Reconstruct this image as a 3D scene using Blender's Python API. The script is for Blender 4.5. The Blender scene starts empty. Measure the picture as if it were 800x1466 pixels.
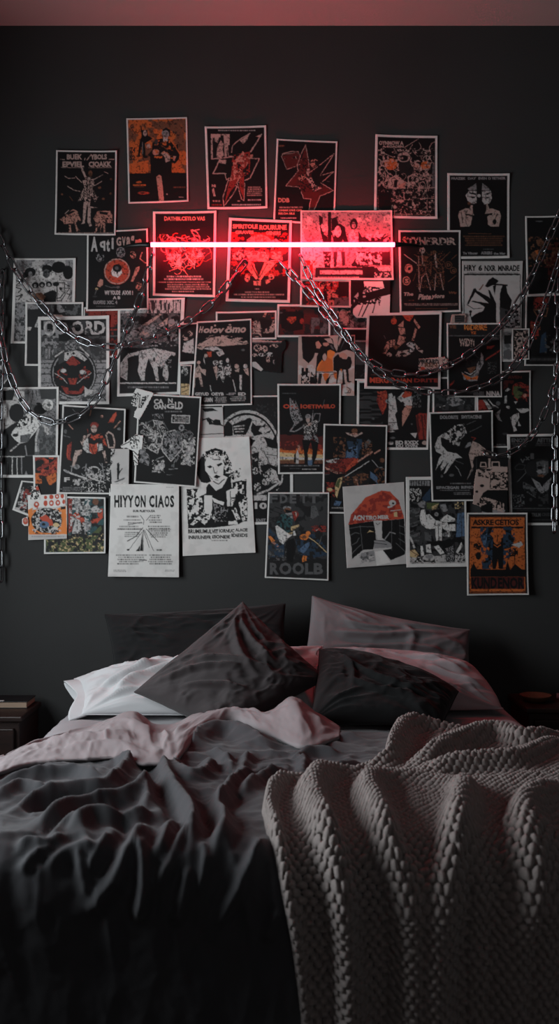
import bpy, bmesh, math, random
import numpy as np
from mathutils import Vector, Matrix

SC = bpy.context.scene
COL = SC.collection
PI = math.pi

# ---------------------------------------------------------------- frame of reference
# The wall carrying the posters is the plane y = 0; the camera stands 4 m from it.
CAM_D, CAM_Z, FPX = 4.0, 1.27, 1400.0
CX, CY = 400.0, 733.0


def wall_pt(px, py, y=0.0):
    """position on a plane parallel to the poster wall"""
    s = FPX / (CAM_D + y)
    return Vector(((px - CX) / s, y, CAM_Z - (py - CY) / s))


def wp(px, py, off=0.0):
    """point on the poster wall (350 units per metre), lifted off it"""
    return Vector(((px - CX) / 350.0, -off, CAM_Z - (py - CY) / 350.0))


# ---------------------------------------------------------------- materials
def srgb(c):
    if isinstance(c, str):
        c = c.lstrip('#')
        c = [int(c[i:i + 2], 16) / 255 for i in (0, 2, 4)]
    return tuple((x / 12.92 if x <= 0.04045 else ((x + 0.055) / 1.055) ** 2.4) for x in c)


def mat(name, col, rough=0.6, metal=0.0, noise=0.0, nscale=8.0, bump=0.0, bscale=40.0, spec=0.4, col2=None,
        sheen=0.0, stretch=None, emit=None, estr=0.0):
    m = bpy.data.materials.new(name)
    m.use_nodes = True
    nt = m.node_tree
    b = nt.nodes['Principled BSDF']
    c = srgb(col)
    b.inputs['Base Color'].default_value = (*c, 1)
    b.inputs['Roughness'].default_value = rough
    b.inputs['Metallic'].default_value = metal
    b.inputs['Specular IOR Level'].default_value = spec
    if sheen:
        b.inputs['Sheen Weight'].default_value = sheen
        b.inputs['Sheen Roughness'].default_value = 0.5
    tc = nt.nodes.new('ShaderNodeTexCoord')
    vec = tc.outputs['Object']
    if stretch:
        mp = nt.nodes.new('ShaderNodeMapping')
        mp.inputs['Scale'].default_value = stretch
        nt.links.new(vec, mp.inputs['Vector'])
        vec = mp.outputs['Vector']
    if noise or col2:
        n = nt.nodes.new('ShaderNodeTexNoise')
        n.inputs['Scale'].default_value = nscale
        n.inputs['Detail'].default_value = 5
        nt.links.new(vec, n.inputs['Vector'])
        r = nt.nodes.new('ShaderNodeValToRGB')
        c2 = srgb(col2) if col2 else tuple(x * (1 - noise) for x in c)
        r.color_ramp.elements[0].position = 0.3
        r.color_ramp.elements[1].position = 0.7
        r.color_ramp.elements[0].color = (*c2, 1)
        r.color_ramp.elements[1].color = (*c, 1)
        nt.links.new(n.outputs['Fac'], r.inputs['Fac'])
        nt.links.new(r.outputs['Color'], b.inputs['Base Color'])
    if bump:
        n2 = nt.nodes.new('ShaderNodeTexNoise')
        n2.inputs['Scale'].default_value = bscale
        n2.inputs['Detail'].default_value = 4
        nt.links.new(vec, n2.inputs['Vector'])
        bp = nt.nodes.new('ShaderNodeBump')
        bp.inputs['Strength'].default_value = bump
        bp.inputs['Distance'].default_value = 0.01
        nt.links.new(n2.outputs['Fac'], bp.inputs['Height'])
        nt.links.new(bp.outputs['Normal'], b.inputs['Normal'])
    if emit:
        b.inputs['Emission Color'].default_value = (*emit, 1)
        b.inputs['Emission Strength'].default_value = estr
    return m


# ---------------------------------------------------------------- object helpers
def link_mesh(name, me, m=None, parent=None, smooth=False):
    o = bpy.data.objects.new(name, me)
    COL.objects.link(o)
    if m is not None:
        for x in (m if isinstance(m, (list, tuple)) else [m]):
            me.materials.append(x)
    if parent:
        o.parent = parent
    if smooth:
        me.polygons.foreach_set('use_smooth', np.ones(len(me.polygons), bool))
    return o


def obj(name, bm, m=None, parent=None, smooth=False):
    bmesh.ops.recalc_face_normals(bm, faces=bm.faces)
    me = bpy.data.meshes.new(name)
    bm.to_mesh(me)
    bm.free()
    return link_mesh(name, me, m, parent, smooth)


def thing(name, label, cat, loc=(0, 0, 0), rotz=0.0, group=None):
    o = bpy.data.objects.new(name, None)
    o.empty_display_size = 0.05
    COL.objects.link(o)
    o.location = loc
    o.rotation_euler = (0, 0, rotz)
    return tag(o, label, cat, group)


def tag(o, label, cat, group=None, kind=None):
    o['label'] = label
    o['category'] = cat
    if group:
        o['group'] = group
    if kind:
        o['kind'] = kind
    return o


def struct(o):
    o['kind'] = 'structure'
    return o


def add_box(bm, lo, hi, bevel=0.0, seg=2):
    lo, hi = Vector(lo), Vector(hi)
    r = bmesh.ops.create_cube(bm, size=1.0)
    vs = r['verts']
    bmesh.ops.scale(bm, verts=vs, vec=hi - lo)
    bmesh.ops.translate(bm, verts=vs, vec=(lo + hi) / 2)
    if bevel:
        es = list({e for v in vs for e in v.link_edges})
        bmesh.ops.bevel(bm, geom=es, offset=bevel, segments=seg, affect='EDGES', profile=0.5)
    return bm


def box(lo, hi, bevel=0.0, seg=2):
    return add_box(bmesh.new(), lo, hi, bevel, seg)


def add_tube(bm, pts, rad, n=10, closed=False, cap=True):
    """swept tube along pts, rad a number or a list"""
    pts = [Vector(p) for p in pts]
    k = len(pts)
    rings = []
    up = None
    for i in range(k):
        a = pts[(i - 1) % k] if (closed or i > 0) else pts[i]
        b = pts[(i + 1) % k] if (closed or i < k - 1) else pts[i]
        t = (b - a).normalized()
        if up is None:
            up = Vector((0, 0, 1)) if abs(t.z) < 0.9 else Vector((1, 0, 0))
        up = (up - t * up.dot(t)).normalized()
        w = t.cross(up)
        r = rad[i] if isinstance(rad, (list, tuple)) else rad
        rings.append([bm.verts.new(pts[i] + (up * math.cos(2 * PI * j / n) + w * math.sin(2 * PI * j / n)) * r)
                      for j in range(n)])
    for i in range(k if closed else k - 1):
        A, B = rings[i], rings[(i + 1) % k]
        for j in range(n):
            bm.faces.new((A[j], A[(j + 1) % n], B[(j + 1) % n], B[j]))
    if cap and not closed:
        bm.faces.new(rings[0][::-1])
        bm.faces.new(rings[-1])
    return bm


def add_lathe(bm, prof, n=32, centre=(0, 0, 0)):
    c = Vector(centre)
    rings = []
    for r, z in prof:
        if r < 1e-6:
            rings.append([bm.verts.new(c + Vector((0, 0, z)))])
        else:
            rings.append([bm.verts.new(c + Vector((r * math.cos(2 * PI * j / n), r * math.sin(2 * PI * j / n), z)))
                          for j in range(n)])
    for A, B in zip(rings, rings[1:]):
        for j in range(n):
            k = (j + 1) % n
            if len(A) == 1 and len(B) == 1:
                continue
            if len(A) == 1:
                bm.faces.new((A[0], B[j], B[k]))
            elif len(B) == 1:
                bm.faces.new((A[j], A[k], B[0]))
            else:
                bm.faces.new((A[j], A[k], B[k], B[j]))
    return bm


def grid_mesh(name, P, close_u=False):
    """P: (nv, nu, 3) array of points -> quad mesh"""
    nv, nu = P.shape[:2]
    me = bpy.data.meshes.new(name)
    idx = np.arange(nv * nu).reshape(nv, nu)
    a, b, c, d = idx[:-1, :-1], idx[:-1, 1:], idx[1:, 1:], idx[1:, :-1]
    q = np.stack([a, d, c, b], -1).reshape(-1, 4)
    set_mesh(me, P.reshape(-1, 3), q)
    return me


def set_mesh(me, V, Q):
    me.vertices.add(len(V))
    me.vertices.foreach_set('co', np.ascontiguousarray(V, dtype=np.float32).ravel())
    me.loops.add(Q.size)
    me.loops.foreach_set('vertex_index', np.ascontiguousarray(Q, dtype=np.int32).ravel())
    me.polygons.add(len(Q))
    me.polygons.foreach_set('loop_start', np.arange(0, Q.size, Q.shape[1], dtype=np.int32))
    me.polygons.foreach_set('loop_total', np.full(len(Q), Q.shape[1], dtype=np.int32))
    me.update(calc_edges=True)
    me.validate()


# ---------------------------------------------------------------- numpy noise
def _hash(ix, iy, seed):
    h = (ix.astype(np.int64) * 374761393 + iy.astype(np.int64) * 668265263 + seed * 974711) & 0xFFFFFFFF
    h = ((h ^ (h >> 13)) * 1274126177) & 0xFFFFFFFF
    return ((h ^ (h >> 16)) & 0xFFFFFF) / float(0xFFFFFF)


def vnoise(x, y, seed=0):
    x0, y0 = np.floor(x), np.floor(y)
    fx, fy = x - x0, y - y0
    fx = fx * fx * fx * (fx * (fx * 6 - 15) + 10)
    fy = fy * fy * fy * (fy * (fy * 6 - 15) + 10)
    x0, y0 = x0.astype(np.int64), y0.astype(np.int64)
    return ((_hash(x0, y0, seed) * (1 - fx) + _hash(x0 + 1, y0, seed) * fx) * (1 - fy)
            + (_hash(x0, y0 + 1, seed) * (1 - fx) + _hash(x0 + 1, y0 + 1, seed) * fx) * fy)


def fbm(x, y, seed=0, o=4):
    s, a, t = 0.0, 1.0, 0.0
    for i in range(o):
        s = s + a * vnoise(x * 2 ** i + 17.3 * i, y * 2 ** i + 9.1 * i, seed + i)
        t += a
        a *= 0.5
    return s / t


def sstep(a, b, x):
    t = np.clip((x - a) / (b - a), 0, 1)
    return t * t * (3 - 2 * t)


def catmull(pts, n):
    """n points, equally spaced in arc length, on a smooth curve through pts"""
    P = [np.array(p, float) for p in pts]
    P = [2 * P[0] - P[1]] + P + [2 * P[-1] - P[-2]]
    out = []
    for i in range(1, len(P) - 2):
        for t in np.linspace(0, 1, 24, endpoint=False):
            a, b, c, d = P[i - 1], P[i], P[i + 1], P[i + 2]
            out.append(0.5 * (2 * b + (c - a) * t + (2 * a - 5 * b + 4 * c - d) * t * t
                              + (3 * b - a - 3 * c + d) * t ** 3))
    out.append(P[-2])
    out = np.array(out)
    s = np.concatenate([[0], np.cumsum(np.linalg.norm(np.diff(out, axis=0), axis=1))])
    q = np.linspace(0, s[-1], n)
    return np.stack([np.interp(q, s, out[:, k]) for k in range(out.shape[1])], -1), s[-1]


# ---------------------------------------------------------------- camera and film
cam = bpy.data.cameras.new('camera')
cam.sensor_fit = 'VERTICAL'
cam.sensor_height = 36.0
cam.lens = FPX / 1466.0 * 36.0
cam.clip_start = 0.05
cam.dof.use_dof = True
cam.dof.focus_distance = 3.7
cam.dof.aperture_fstop = 4.5
co = bpy.data.objects.new('camera', cam)
COL.objects.link(co)
co.location = (0, -CAM_D, CAM_Z)
co.rotation_euler = (PI / 2, 0, 0)
SC.camera = co
vs = SC.view_settings
vs.view_transform = 'Standard'
vs.look = 'None'
vs.exposure = 0.0
vs.gamma = 1.0
vs.use_curve_mapping = False
SC.cycles.use_denoising = True
SC.cycles.max_bounces = 6
SC.cycles.diffuse_bounces = 4
SC.cycles.sample_clamp_indirect = 4.0
# ================================================================ the room
XL, XR, YF, ZC = -1.56, 2.05, -5.3, 3.259
M_side = mat('pale_wall_paint', '#b5b0a8', rough=0.85, noise=0.06, nscale=3.0, bump=0.06, bscale=120, spec=0.2)
M_wall = mat('charcoal_wall_paint', '#363636', rough=0.85, noise=0.12, nscale=3.0, bump=0.06, bscale=120, spec=0.2)
M_ceil = mat('grey_ceiling_paint', '#868381', rough=0.9, noise=0.05, nscale=2.0, bump=0.05, bscale=90, spec=0.2)
M_floor = mat('dark_floor_boards', '#2b211c', rough=0.5, col2='#1c1512', nscale=3.0, stretch=(1, 12, 1), bump=0.1)
M_trim = mat('dark_trim_paint', '#2a2a2b', rough=0.6, noise=0.1)

T = 0.12
struct(obj('wall_back', box((XL - T, 0, -0.1), (XR + T, T, ZC + 0.1)), M_wall))
struct(obj('wall_right', box((XR, YF - T, -0.1), (XR + T, 0, ZC + 0.1)), M_wall))
# front wall, behind the camera, with an added opening for the fill light
VX0, VX1, VZ0, VZ1 = -0.3, 0.9, 1.25, 2.45
bm = bmesh.new()
add_box(bm, (XL - T, YF - T, -0.1), (VX0, YF, ZC + 0.1))
add_box(bm, (VX1, YF - T, -0.1), (XR + T, YF, ZC + 0.1))
add_box(bm, (VX0, YF - T, -0.1), (VX1, YF, VZ0))
add_box(bm, (VX0, YF - T, VZ1), (VX1, YF, ZC + 0.1))
struct(obj('wall_front', bm, M_side))
bm = bmesh.new()
for lo, hi in (((VX0, VZ0), (VX0 + .05, VZ1)), ((VX1 - .05, VZ0), (VX1, VZ1)), ((VX0, VZ0), (VX1, VZ0 + .05)),
               ((VX0, VZ1 - .05), (VX1, VZ1)), (((VX0 + VX1) / 2 - .02, VZ0), ((VX0 + VX1) / 2 + .02, VZ1))):
    add_box(bm, (lo[0], YF - 0.09, lo[1]), (hi[0], YF - 0.04, hi[1]))
struct(obj('added_window', bm, M_trim))  # frame of the added opening, there only to carry the fill
struct(obj('floor', box((XL - T, YF - T, -0.1), (XR + T, T, 0.0)), M_floor))
struct(obj('ceiling', box((XL - T, YF - T, ZC), (XR + T, T, ZC + 0.1)), M_ceil))
# left wall with its window opening
WY0, WY1, WZ0, WZ1 = -2.30, -0.70, 0.80, 2.05
bm = bmesh.new()
add_box(bm, (XL - T, YF - T, -0.1), (XL, WY0, ZC + 0.1))
add_box(bm, (XL - T, WY1, -0.1), (XL, 0, ZC + 0.1))
add_box(bm, (XL - T, WY0, -0.1), (XL, WY1, WZ0))
add_box(bm, (XL - T, WY0, WZ1), (XL, WY1, ZC + 0.1))
struct(obj('wall_left', bm, M_wall))
bm = bmesh.new()
for lo, hi in (((WY0, WZ0), (WY0 + .05, WZ1)), ((WY1 - .05, WZ0), (WY1, WZ1)), ((WY0, WZ0), (WY1, WZ0 + .05)),
               ((WY0, WZ1 - .05), (WY1, WZ1)), (((WY0 + WY1) / 2 - .02, WZ0), ((WY0 + WY1) / 2 + .02, WZ1))):
    add_box(bm, (XL - 0.09, lo[0], lo[1]), (XL - 0.04, hi[0], hi[1]))
struct(obj('window_1', bm, M_trim))
# baseboards
struct(obj('baseboard_back', box((XL, -0.018, 0), (XR, 0, 0.11), 0.004), M_trim))
struct(obj('baseboard_right', box((XR - 0.018, YF, 0), (XR, -0.018, 0.11), 0.004), M_trim))

# daylight outside the window
ld = bpy.data.lights.new('daylight', 'AREA')
ld.shape = 'RECTANGLE'
ld.size, ld.size_y = 1.5, 1.75
ld.energy = 84.0
ld.color = (0.90, 0.97, 1.0)
lo = bpy.data.objects.new('daylight', ld)
COL.objects.link(lo)
lo.location = (XL - 0.2, (WY0 + WY1) / 2, (WZ0 + WZ1) / 2)
lo.rotation_euler = (0, -PI / 2, 0)
l2 = bpy.data.lights.new('front_fill', 'AREA')  # added fill from behind the camera, lifts the dark foot of the bed
l2.shape = 'RECTANGLE'
l2.size, l2.size_y = 1.3, 1.3
l2.energy = 5.0
l2.color = (1.0, 0.95, 0.92)
o2 = bpy.data.objects.new('front_fill', l2)
COL.objects.link(o2)
o2.location = ((VX0 + VX1) / 2, YF - 0.2, (VZ0 + VZ1) / 2)
o2.rotation_euler = (PI / 2, 0, 0)
w = bpy.data.worlds.new('world')
SC.world = w
w.use_nodes = True
w.node_tree.nodes['Background'].inputs['Color'].default_value = (0.55, 0.65, 0.75, 1)
w.node_tree.nodes['Background'].inputs['Strength'].default_value = 0.6

# ================================================================ the neon tube
M_neon = mat('lit_red_neon', '#ffffff', rough=0.3, emit=(1.0, 0.012, 0.030), estr=112.0)
M_black = mat('black_plastic', '#0d0d0e', rough=0.45, noise=0.2)
NZ = wp(0, 356).z
neon = thing('neon_light', 'glowing red neon tube mounted straight across the poster wall', 'neon light',
             (wp(390, 356).x, -0.06, NZ))


def nx(px):
    return (px - 390) / 350 * (CAM_D - 0.06) / CAM_D


bm = add_tube(bmesh.new(), [(nx(216) + t * (nx(565) - nx(216)), 0, 0) for t in np.linspace(0, 1, 30)], 0.0088, 16)
obj('tube', bm, M_neon, neon, True)
for a, b in ((217, 209), (564, 572)):
    s = 1 if b > a else -1
    bm = add_tube(bmesh.new(), [(nx(a), 0, 0), (nx(a) + s * .004, 0, 0), (nx(a) + s * .006, 0, 0), (nx(b), 0, 0),
                                (nx(b) + s * 0.004, 0, 0), (nx(b + s * 8), 0, 0), (nx(b + s * 26), 0.018, 0.001),
                                (nx(b + s * 34), 0.04, 0.002)],
                  [.0075, .0098, .0105, .0105, .009, .008, .006, .0045], 14)
    cap = obj('end_cap', bm, M_black, neon, True)
    cap['label'] = 'black rubber end cap and lead'
M_clip = mat('clear_bracket', '#7b7f80', rough=0.3)
for px in (262, 390, 520):
    bm = bmesh.new()
    add_box(bm, (nx(px) - .006, .008, -.006), (nx(px) + .006, .058, .006), .002)
    add_tube(bm, [(nx(px) - .004, .0102 * math.sin(t), .0102 * math.cos(t) * 1.0) for t in np.linspace(-0.4, PI + .4, 14)], .0016, 6)
    obj('bracket', bm, M_clip, neon)

# ================================================================ chains
M_steel = mat('steel_chain', '#9b9da0', rough=0.27, metal=1.0, noise=0.35, nscale=60)
M_iron = mat('dark_hook', '#3a3b3c', rough=0.35, metal=1.0)


def link_mesh_data(pitch, wire, width):
    L = pitch / 2                      # half the inner length
    r = width / 2 - wire / 2
    path = []
    for t in np.linspace(-PI / 2, PI / 2, 9):
        path.append((L - r + wire / 2 + r * math.cos(t), r * math.sin(t), 0))
    for t in np.linspace(PI / 2, 3 * PI / 2, 9):
        path.append((-(L - r + wire / 2) + r * math.cos(t), r * math.sin(t), 0))
    bm = add_tube(bmesh.new(), path, wire / 2, 8, closed=True)
    bmesh.ops.recalc_face_normals(bm, faces=bm.faces)
    me = bpy.data.meshes.new('link')
    bm.to_mesh(me)
    bm.free()
    me.materials.append(M_steel)
    me.polygons.foreach_set('use_smooth', np.ones(len(me.polygons), bool))
    return me


def hook(root, p):
    """small screw hook in the wall carrying a chain end, p in world space"""
    q = p - root.location
    d = -p.y
    bm = add_tube(bmesh.new(), [q + Vector((0, d - .0006, .012)), q + Vector((0, .018, .012)), q + Vector((0, .006, .010)),
                                q + Vector((0, -.004, .002)), q + Vector((0, -.002, -.008)), q + Vector((0, .008, -.010))],
                  .0028, 8)
    obj('hook', bm, M_iron, root, True)


def chain(label, pts, pitch_px, off, hooks=(True, True), width=11.5, wire=3.0, jit=0.25, seed=1, offs=None):
    rnd = random.Random(seed)
    sc = (CAM_D - off) / FPX
    pitch, wire, width = pitch_px * sc, wire * sc, width * sc
    P = np.array([list(wall_pt(x, y, -off)) for x, y in pts])
    _, total = catmull(P, 4)
    n = max(2, int(round(total / pitch)))
    Q, _ = catmull(P, n + 1)
    pitch = total / n
    me = link_mesh_data(pitch, wire, width)
    root = thing('chain', label, 'chain', Vector(Q[0]), 0, 'steel chains on the poster wall')
    for i in range(n):
        a, b = Vector(Q[i]), Vector(Q[i + 1])
        x = (b - a).normalized()
        y0 = x.cross(Vector((0, 1, 0))).normalized()      # in the wall plane
        z0 = x.cross(y0)
        ang = (PI / 4 if i % 2 else -PI / 4) * 1.0 + rnd.uniform(-jit, jit) - 0.35
        y = y0 * math.cos(ang) + z0 * math.sin(ang)
        z = x.cross(y)
        o = bpy.data.objects.new('link', me)
        COL.objects.link(o)
        o.parent = root
        M = Matrix((x, y, z)).transposed().to_4x4()
        M.translation = (a + b) / 2 - root.location
        o.matrix_local = M
    if hooks[0]:
        hook(root, Vector(Q[0]))
    if hooks[1]:
        hook(root, Vector(Q[-1]))
    return root


chain('steel chain sagging from the left edge to just below the middle of the neon tube',
      [(-14, 318), (0, 342), (20, 383), (42, 416), (70, 449), (98, 476), (125, 491), (155, 497), (185, 494), (215, 485),
       (245, 473), (275, 456), (303, 434), (328, 405), (352, 374)], 19.5, .038, seed=2)
chain('steel chain looping lowest at left and rising to the left end of the neon tube',
      [(-8, 440), (1, 480), (9, 520), (20, 552), (36, 582), (55, 598), (75, 605), (98, 601), (120, 590), (140, 568),
       (154, 538), (166, 508), (180, 476), (194, 445), (205, 412), (213, 388), (218, 364)], 20, .064, seed=3)
chain('upper of two steel chains sagging from the neon tube to the upper right edge',
      [(400, 374), (422, 398), (446, 424), (470, 455), (498, 487), (525, 514), (555, 531), (585, 536), (615, 533),
       (645, 522), (675, 504), (705, 479), (730, 450), (752, 415), (772, 372), (788, 336), (806, 294)], 17.5, .044, seed=4)
chain('lower of two steel chains sagging from the neon tube, passing below the grinning face poster',
      [(430, 366), (444, 398), (462, 430), (484, 462), (507, 497), (533, 525), (562, 546), (592, 557), (624, 562),
       (654, 562), (684, 555), (712, 543), (736, 524), (754, 497), (770, 462), (784, 425), (794, 392), (806, 350)],
      17.5, .080, seed=5)
chain('short chain curving left from the right edge onto the clawed monster poster',
      [(808, 500), (801, 528), (795, 548), (787, 570), (777, 597), (763, 622), (747, 638), (728, 649), (708, 653), (694, 648)],
      17.0, .080, hooks=(True, True), width=10.5, seed=6)
chain('chain hanging straight down along the right edge, its last link free',
      [(799, 400), (798, 460), (797, 520), (795, 590), (794, 650), (794, 710), (793, 762)], 17.0, .036,
      hooks=(True, False), width=10.5, seed=7)
chain('dark chain hanging straight down along the left edge below the sagging ones',
      [(3, 388), (1, 480), (0, 580), (0, 700), (1, 832)], 21.0, .032, hooks=(True, False), width=11, seed=8)
# ================================================================ bed
BX, BW = 0.035, 0.84          # centre line and half width of the mattress
ZM, ZT = 0.53, 0.585          # top of the mattress, of the duvet lying on it
FOOT = 2.06                   # the duvet turns down over the foot this far from the wall

M_sheet = mat('grey_fitted_sheet', '#8f8c8f', rough=0.9, noise=0.06, nscale=9, bump=0.05, bscale=300, spec=0.15, sheen=0.1)
M_duvet = mat('charcoal_duvet_cotton', '#404043', rough=0.88, noise=0.10, nscale=7, bump=0.06, bscale=350, spec=0.15, sheen=0.12)
M_lining = mat('dusky_duvet_lining', '#857d7f', rough=0.9, noise=0.06, nscale=9, bump=0.06, bscale=350, spec=0.15, sheen=0.1)
M_white = mat('pale_pillow_cotton', '#b3b3b5', rough=0.9, noise=0.05, nscale=9, bump=0.06, bscale=350, spec=0.15, sheen=0.1)
M_rose = mat('rose_grey_pillow_cotton', '#a5989b', rough=0.9, noise=0.06, nscale=9, bump=0.06, bscale=350, spec=0.15, sheen=0.1)
M_mauve = mat('mid_grey_pillow_cotton', '#6f6a6c', rough=0.9, noise=0.08, nscale=9, bump=0.06, bscale=350, spec=0.15, sheen=0.1)
M_char = mat('charcoal_cushion_cotton', '#3d3839', rough=0.9, noise=0.10, nscale=9, bump=0.06, bscale=350, spec=0.15, sheen=0.1)
M_blackc = mat('black_pillow_cotton', '#1c1c1d', rough=0.9, noise=0.12, nscale=9, bump=0.06, bscale=350, spec=0.15, sheen=0.08)
M_bedwood = mat('black_bed_wood', '#171514', rough=0.6, noise=0.2)

# ---- bed base with legs
bed = thing('bed_frame', 'low dark bed frame carrying the mattress, hidden under the draped duvet', 'bed frame', (BX, -1.02, 0))
obj('base', box((-BW + .02, -.99, .11), (BW - .02, .985, .245), .01), M_bedwood, bed)
for sx in (-1, 1):
    for sy in (-1, 1):
        bm = add_lathe(bmesh.new(), [(0, 0), (.022, 0), (.032, .112), (0, .112)], 16, (sx * (BW - .1), sy * .88, 0))
        obj('leg', bm, M_bedwood, bed)


def drape(a, W, r):
    """distance a along a cloth laid over an edge at W with radius r -> (position, drop)"""
    s, a = np.sign(a), np.abs(a)
    e = a - (W - r)
    th = np.clip(e / r, 0, PI / 2)
    p = np.where(e <= 0, a, W - r + r * np.sin(th))
    d = np.where(e <= 0, 0, r * (1 - np.cos(th)) + np.maximum(e - r * PI / 2, 0))
    return s * p, d


def base_pts(u, v, zt=ZT, W=BW + .045, r=0.085, foot=FOOT, rf=0.10):
    x, du = drape(u, W, r)
    y, dv = drape(v, foot, rf)
    # cloth hanging at the foot swings slightly outwards towards the floor
    y = y + 0.05 * np.maximum(dv - rf, 0)
    return np.stack([x + BX, -y, zt - du - dv], -1)


def normals(P):
    gu = np.gradient(P, axis=1)
    gv = np.gradient(P, axis=0)
    n = np.cross(gv, gu)
    return n / np.maximum(np.linalg.norm(n, axis=-1, keepdims=True), 1e-9)


def on_bed(px, py, zt=ZT):
    """photo-frame point of the cloth surface -> (u, v) of the laid cloth"""
    s = (py - CY) / (CAM_Z - zt)
    d = FPX / s
    v = CAM_D - d
    if v < FOOT - 0.06:
        return ((px - CX) / s - BX, v)
    s = FPX / (CAM_D - FOOT)
    return ((px - CX) / s - BX, FOOT - 0.043 + zt - (CAM_Z - (py - CY) / s))


def ridge_field(U, V, lines, pw=1.5):
    """sum of cloth folds; a line is (height, width, [(u,v)...]) tapering to its ends"""
    H = np.zeros_like(U)
    for h, wd, pts in lines:
        Q, L = catmull(pts, max(8, int(len(pts) * 5)))
        lo, hi = Q.min(0) - 4 * wd, Q.max(0) + 4 * wd
        m = (U > lo[0]) & (U < hi[0]) & (V > lo[1]) & (V < hi[1])
        if not m.any():
            continue
        x, y = U[m], V[m]
        best = np.full(x.shape, 1e9)
        tt = np.zeros(x.shape)
        n = len(Q) - 1
        for i in range(n):
            a, b = Q[i], Q[i + 1]
            d = b - a
            t = np.clip(((x - a[0]) * d[0] + (y - a[1]) * d[1]) / max(d @ d, 1e-12), 0, 1)
            q = (x - a[0] - d[0] * t) ** 2 + (y - a[1] - d[1] * t) ** 2
            k = q < best
            best = np.where(k, q, best)
            tt = np.where(k, (i + t) / n, tt)
        d = np.sqrt(best) / wd
        prof = np.exp(-np.power(d, pw) * 0.92) - 0.22 * np.exp(-((d - 2.1) / .8) ** 2)
        tap = np.clip(np.minimum(tt, 1 - tt) / 0.22, 0, 1)
        tap = 0.12 + 0.88 * tap * tap * (3 - 2 * tap)
        cur = h * prof * tap
        H[m] = np.where(np.abs(cur) > np.abs(H[m]), cur + 0.35 * H[m], H[m] + 0.35 * cur) if h > 0 else H[m] + cur
    return H


def inside(U, V, poly):
    c = np.zeros(U.shape, bool)
    n = len(poly)
    for i in range(n):
        (x0, y0), (x1, y1) = poly[i], poly[(i + 1) % n]
        if y0 == y1:
            continue
        k = ((y0 > V) != (y1 > V)) & (U < (x1 - x0) * (V - y0) / (y1 - y0) + x0)
        c ^= k
    return c


def seg_dist(U, V, poly, closed=True):
    best = np.full(U.shape, 1e9)
    n = len(poly)
    for i in range(n if closed else n - 1):
        a, b = np.array(poly[i]), np.array(poly[(i + 1) % n])
        d = b - a
        t = np.clip(((U - a[0]) * d[0] + (V - a[1]) * d[1]) / max(d @ d, 1e-12), 0, 1)
        best = np.minimum(best, (U - a[0] - d[0] * t) ** 2 + (V - a[1] - d[1] * t) ** 2)
    return np.sqrt(best)


# ---- mattress in its fitted sheet
def rounded_slab(nu, nv, W, y0, y1, zb, zt, r, dz=None):
    """closed rounded slab as one grid wrapped over the top, with the underside closed"""
    a = np.linspace(-1, 1, nu)
    b = np.linspace(0, 1, nv)
    hang = zt - zb
    u = a * (W - r + r * PI / 2 + hang - r)
    L = (y1 - y0) / 2
    v = (b * 2 - 1) * (L - r + r * PI / 2 + hang - r)
    U, V = np.meshgrid(u, v)
    x, du = drape(U, W, r)
    y, dv = drape(V, L, r)
    z = zt - np.minimum(np.maximum(du, dv) + 0.35 * np.minimum(du, dv), hang)
    if dz is not None:
        z = z + dz(x, y) * (du + dv < .02)
    return np.stack([x, (y0 + y1) / 2 + y, z], -1)


def sheet_wrinkle(x, y):
    n = fbm(x * 5 + 3, y * 14 + x * 6, 5, 3) - .5
    return 0.018 * n + 0.012 * np.exp(-((np.abs(x) - .72) / .06) ** 2) * (vnoise(x * 3, y * 16, 8) - .3)


P = rounded_slab(150, 190, BW, -2.0, -0.03, 0.25, ZM, 0.085, sheet_wrinkle)
P[..., 0] += BX
mt = link_mesh('mattress', grid_mesh('mattress', P), M_sheet, None, True)
tag(mt, 'mattress in a creased grey fitted sheet, showing at both sides of the pillows', 'mattress')
md = mt.modifiers.new('thick', 'SOLIDIFY')
md.thickness = 0.012

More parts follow.
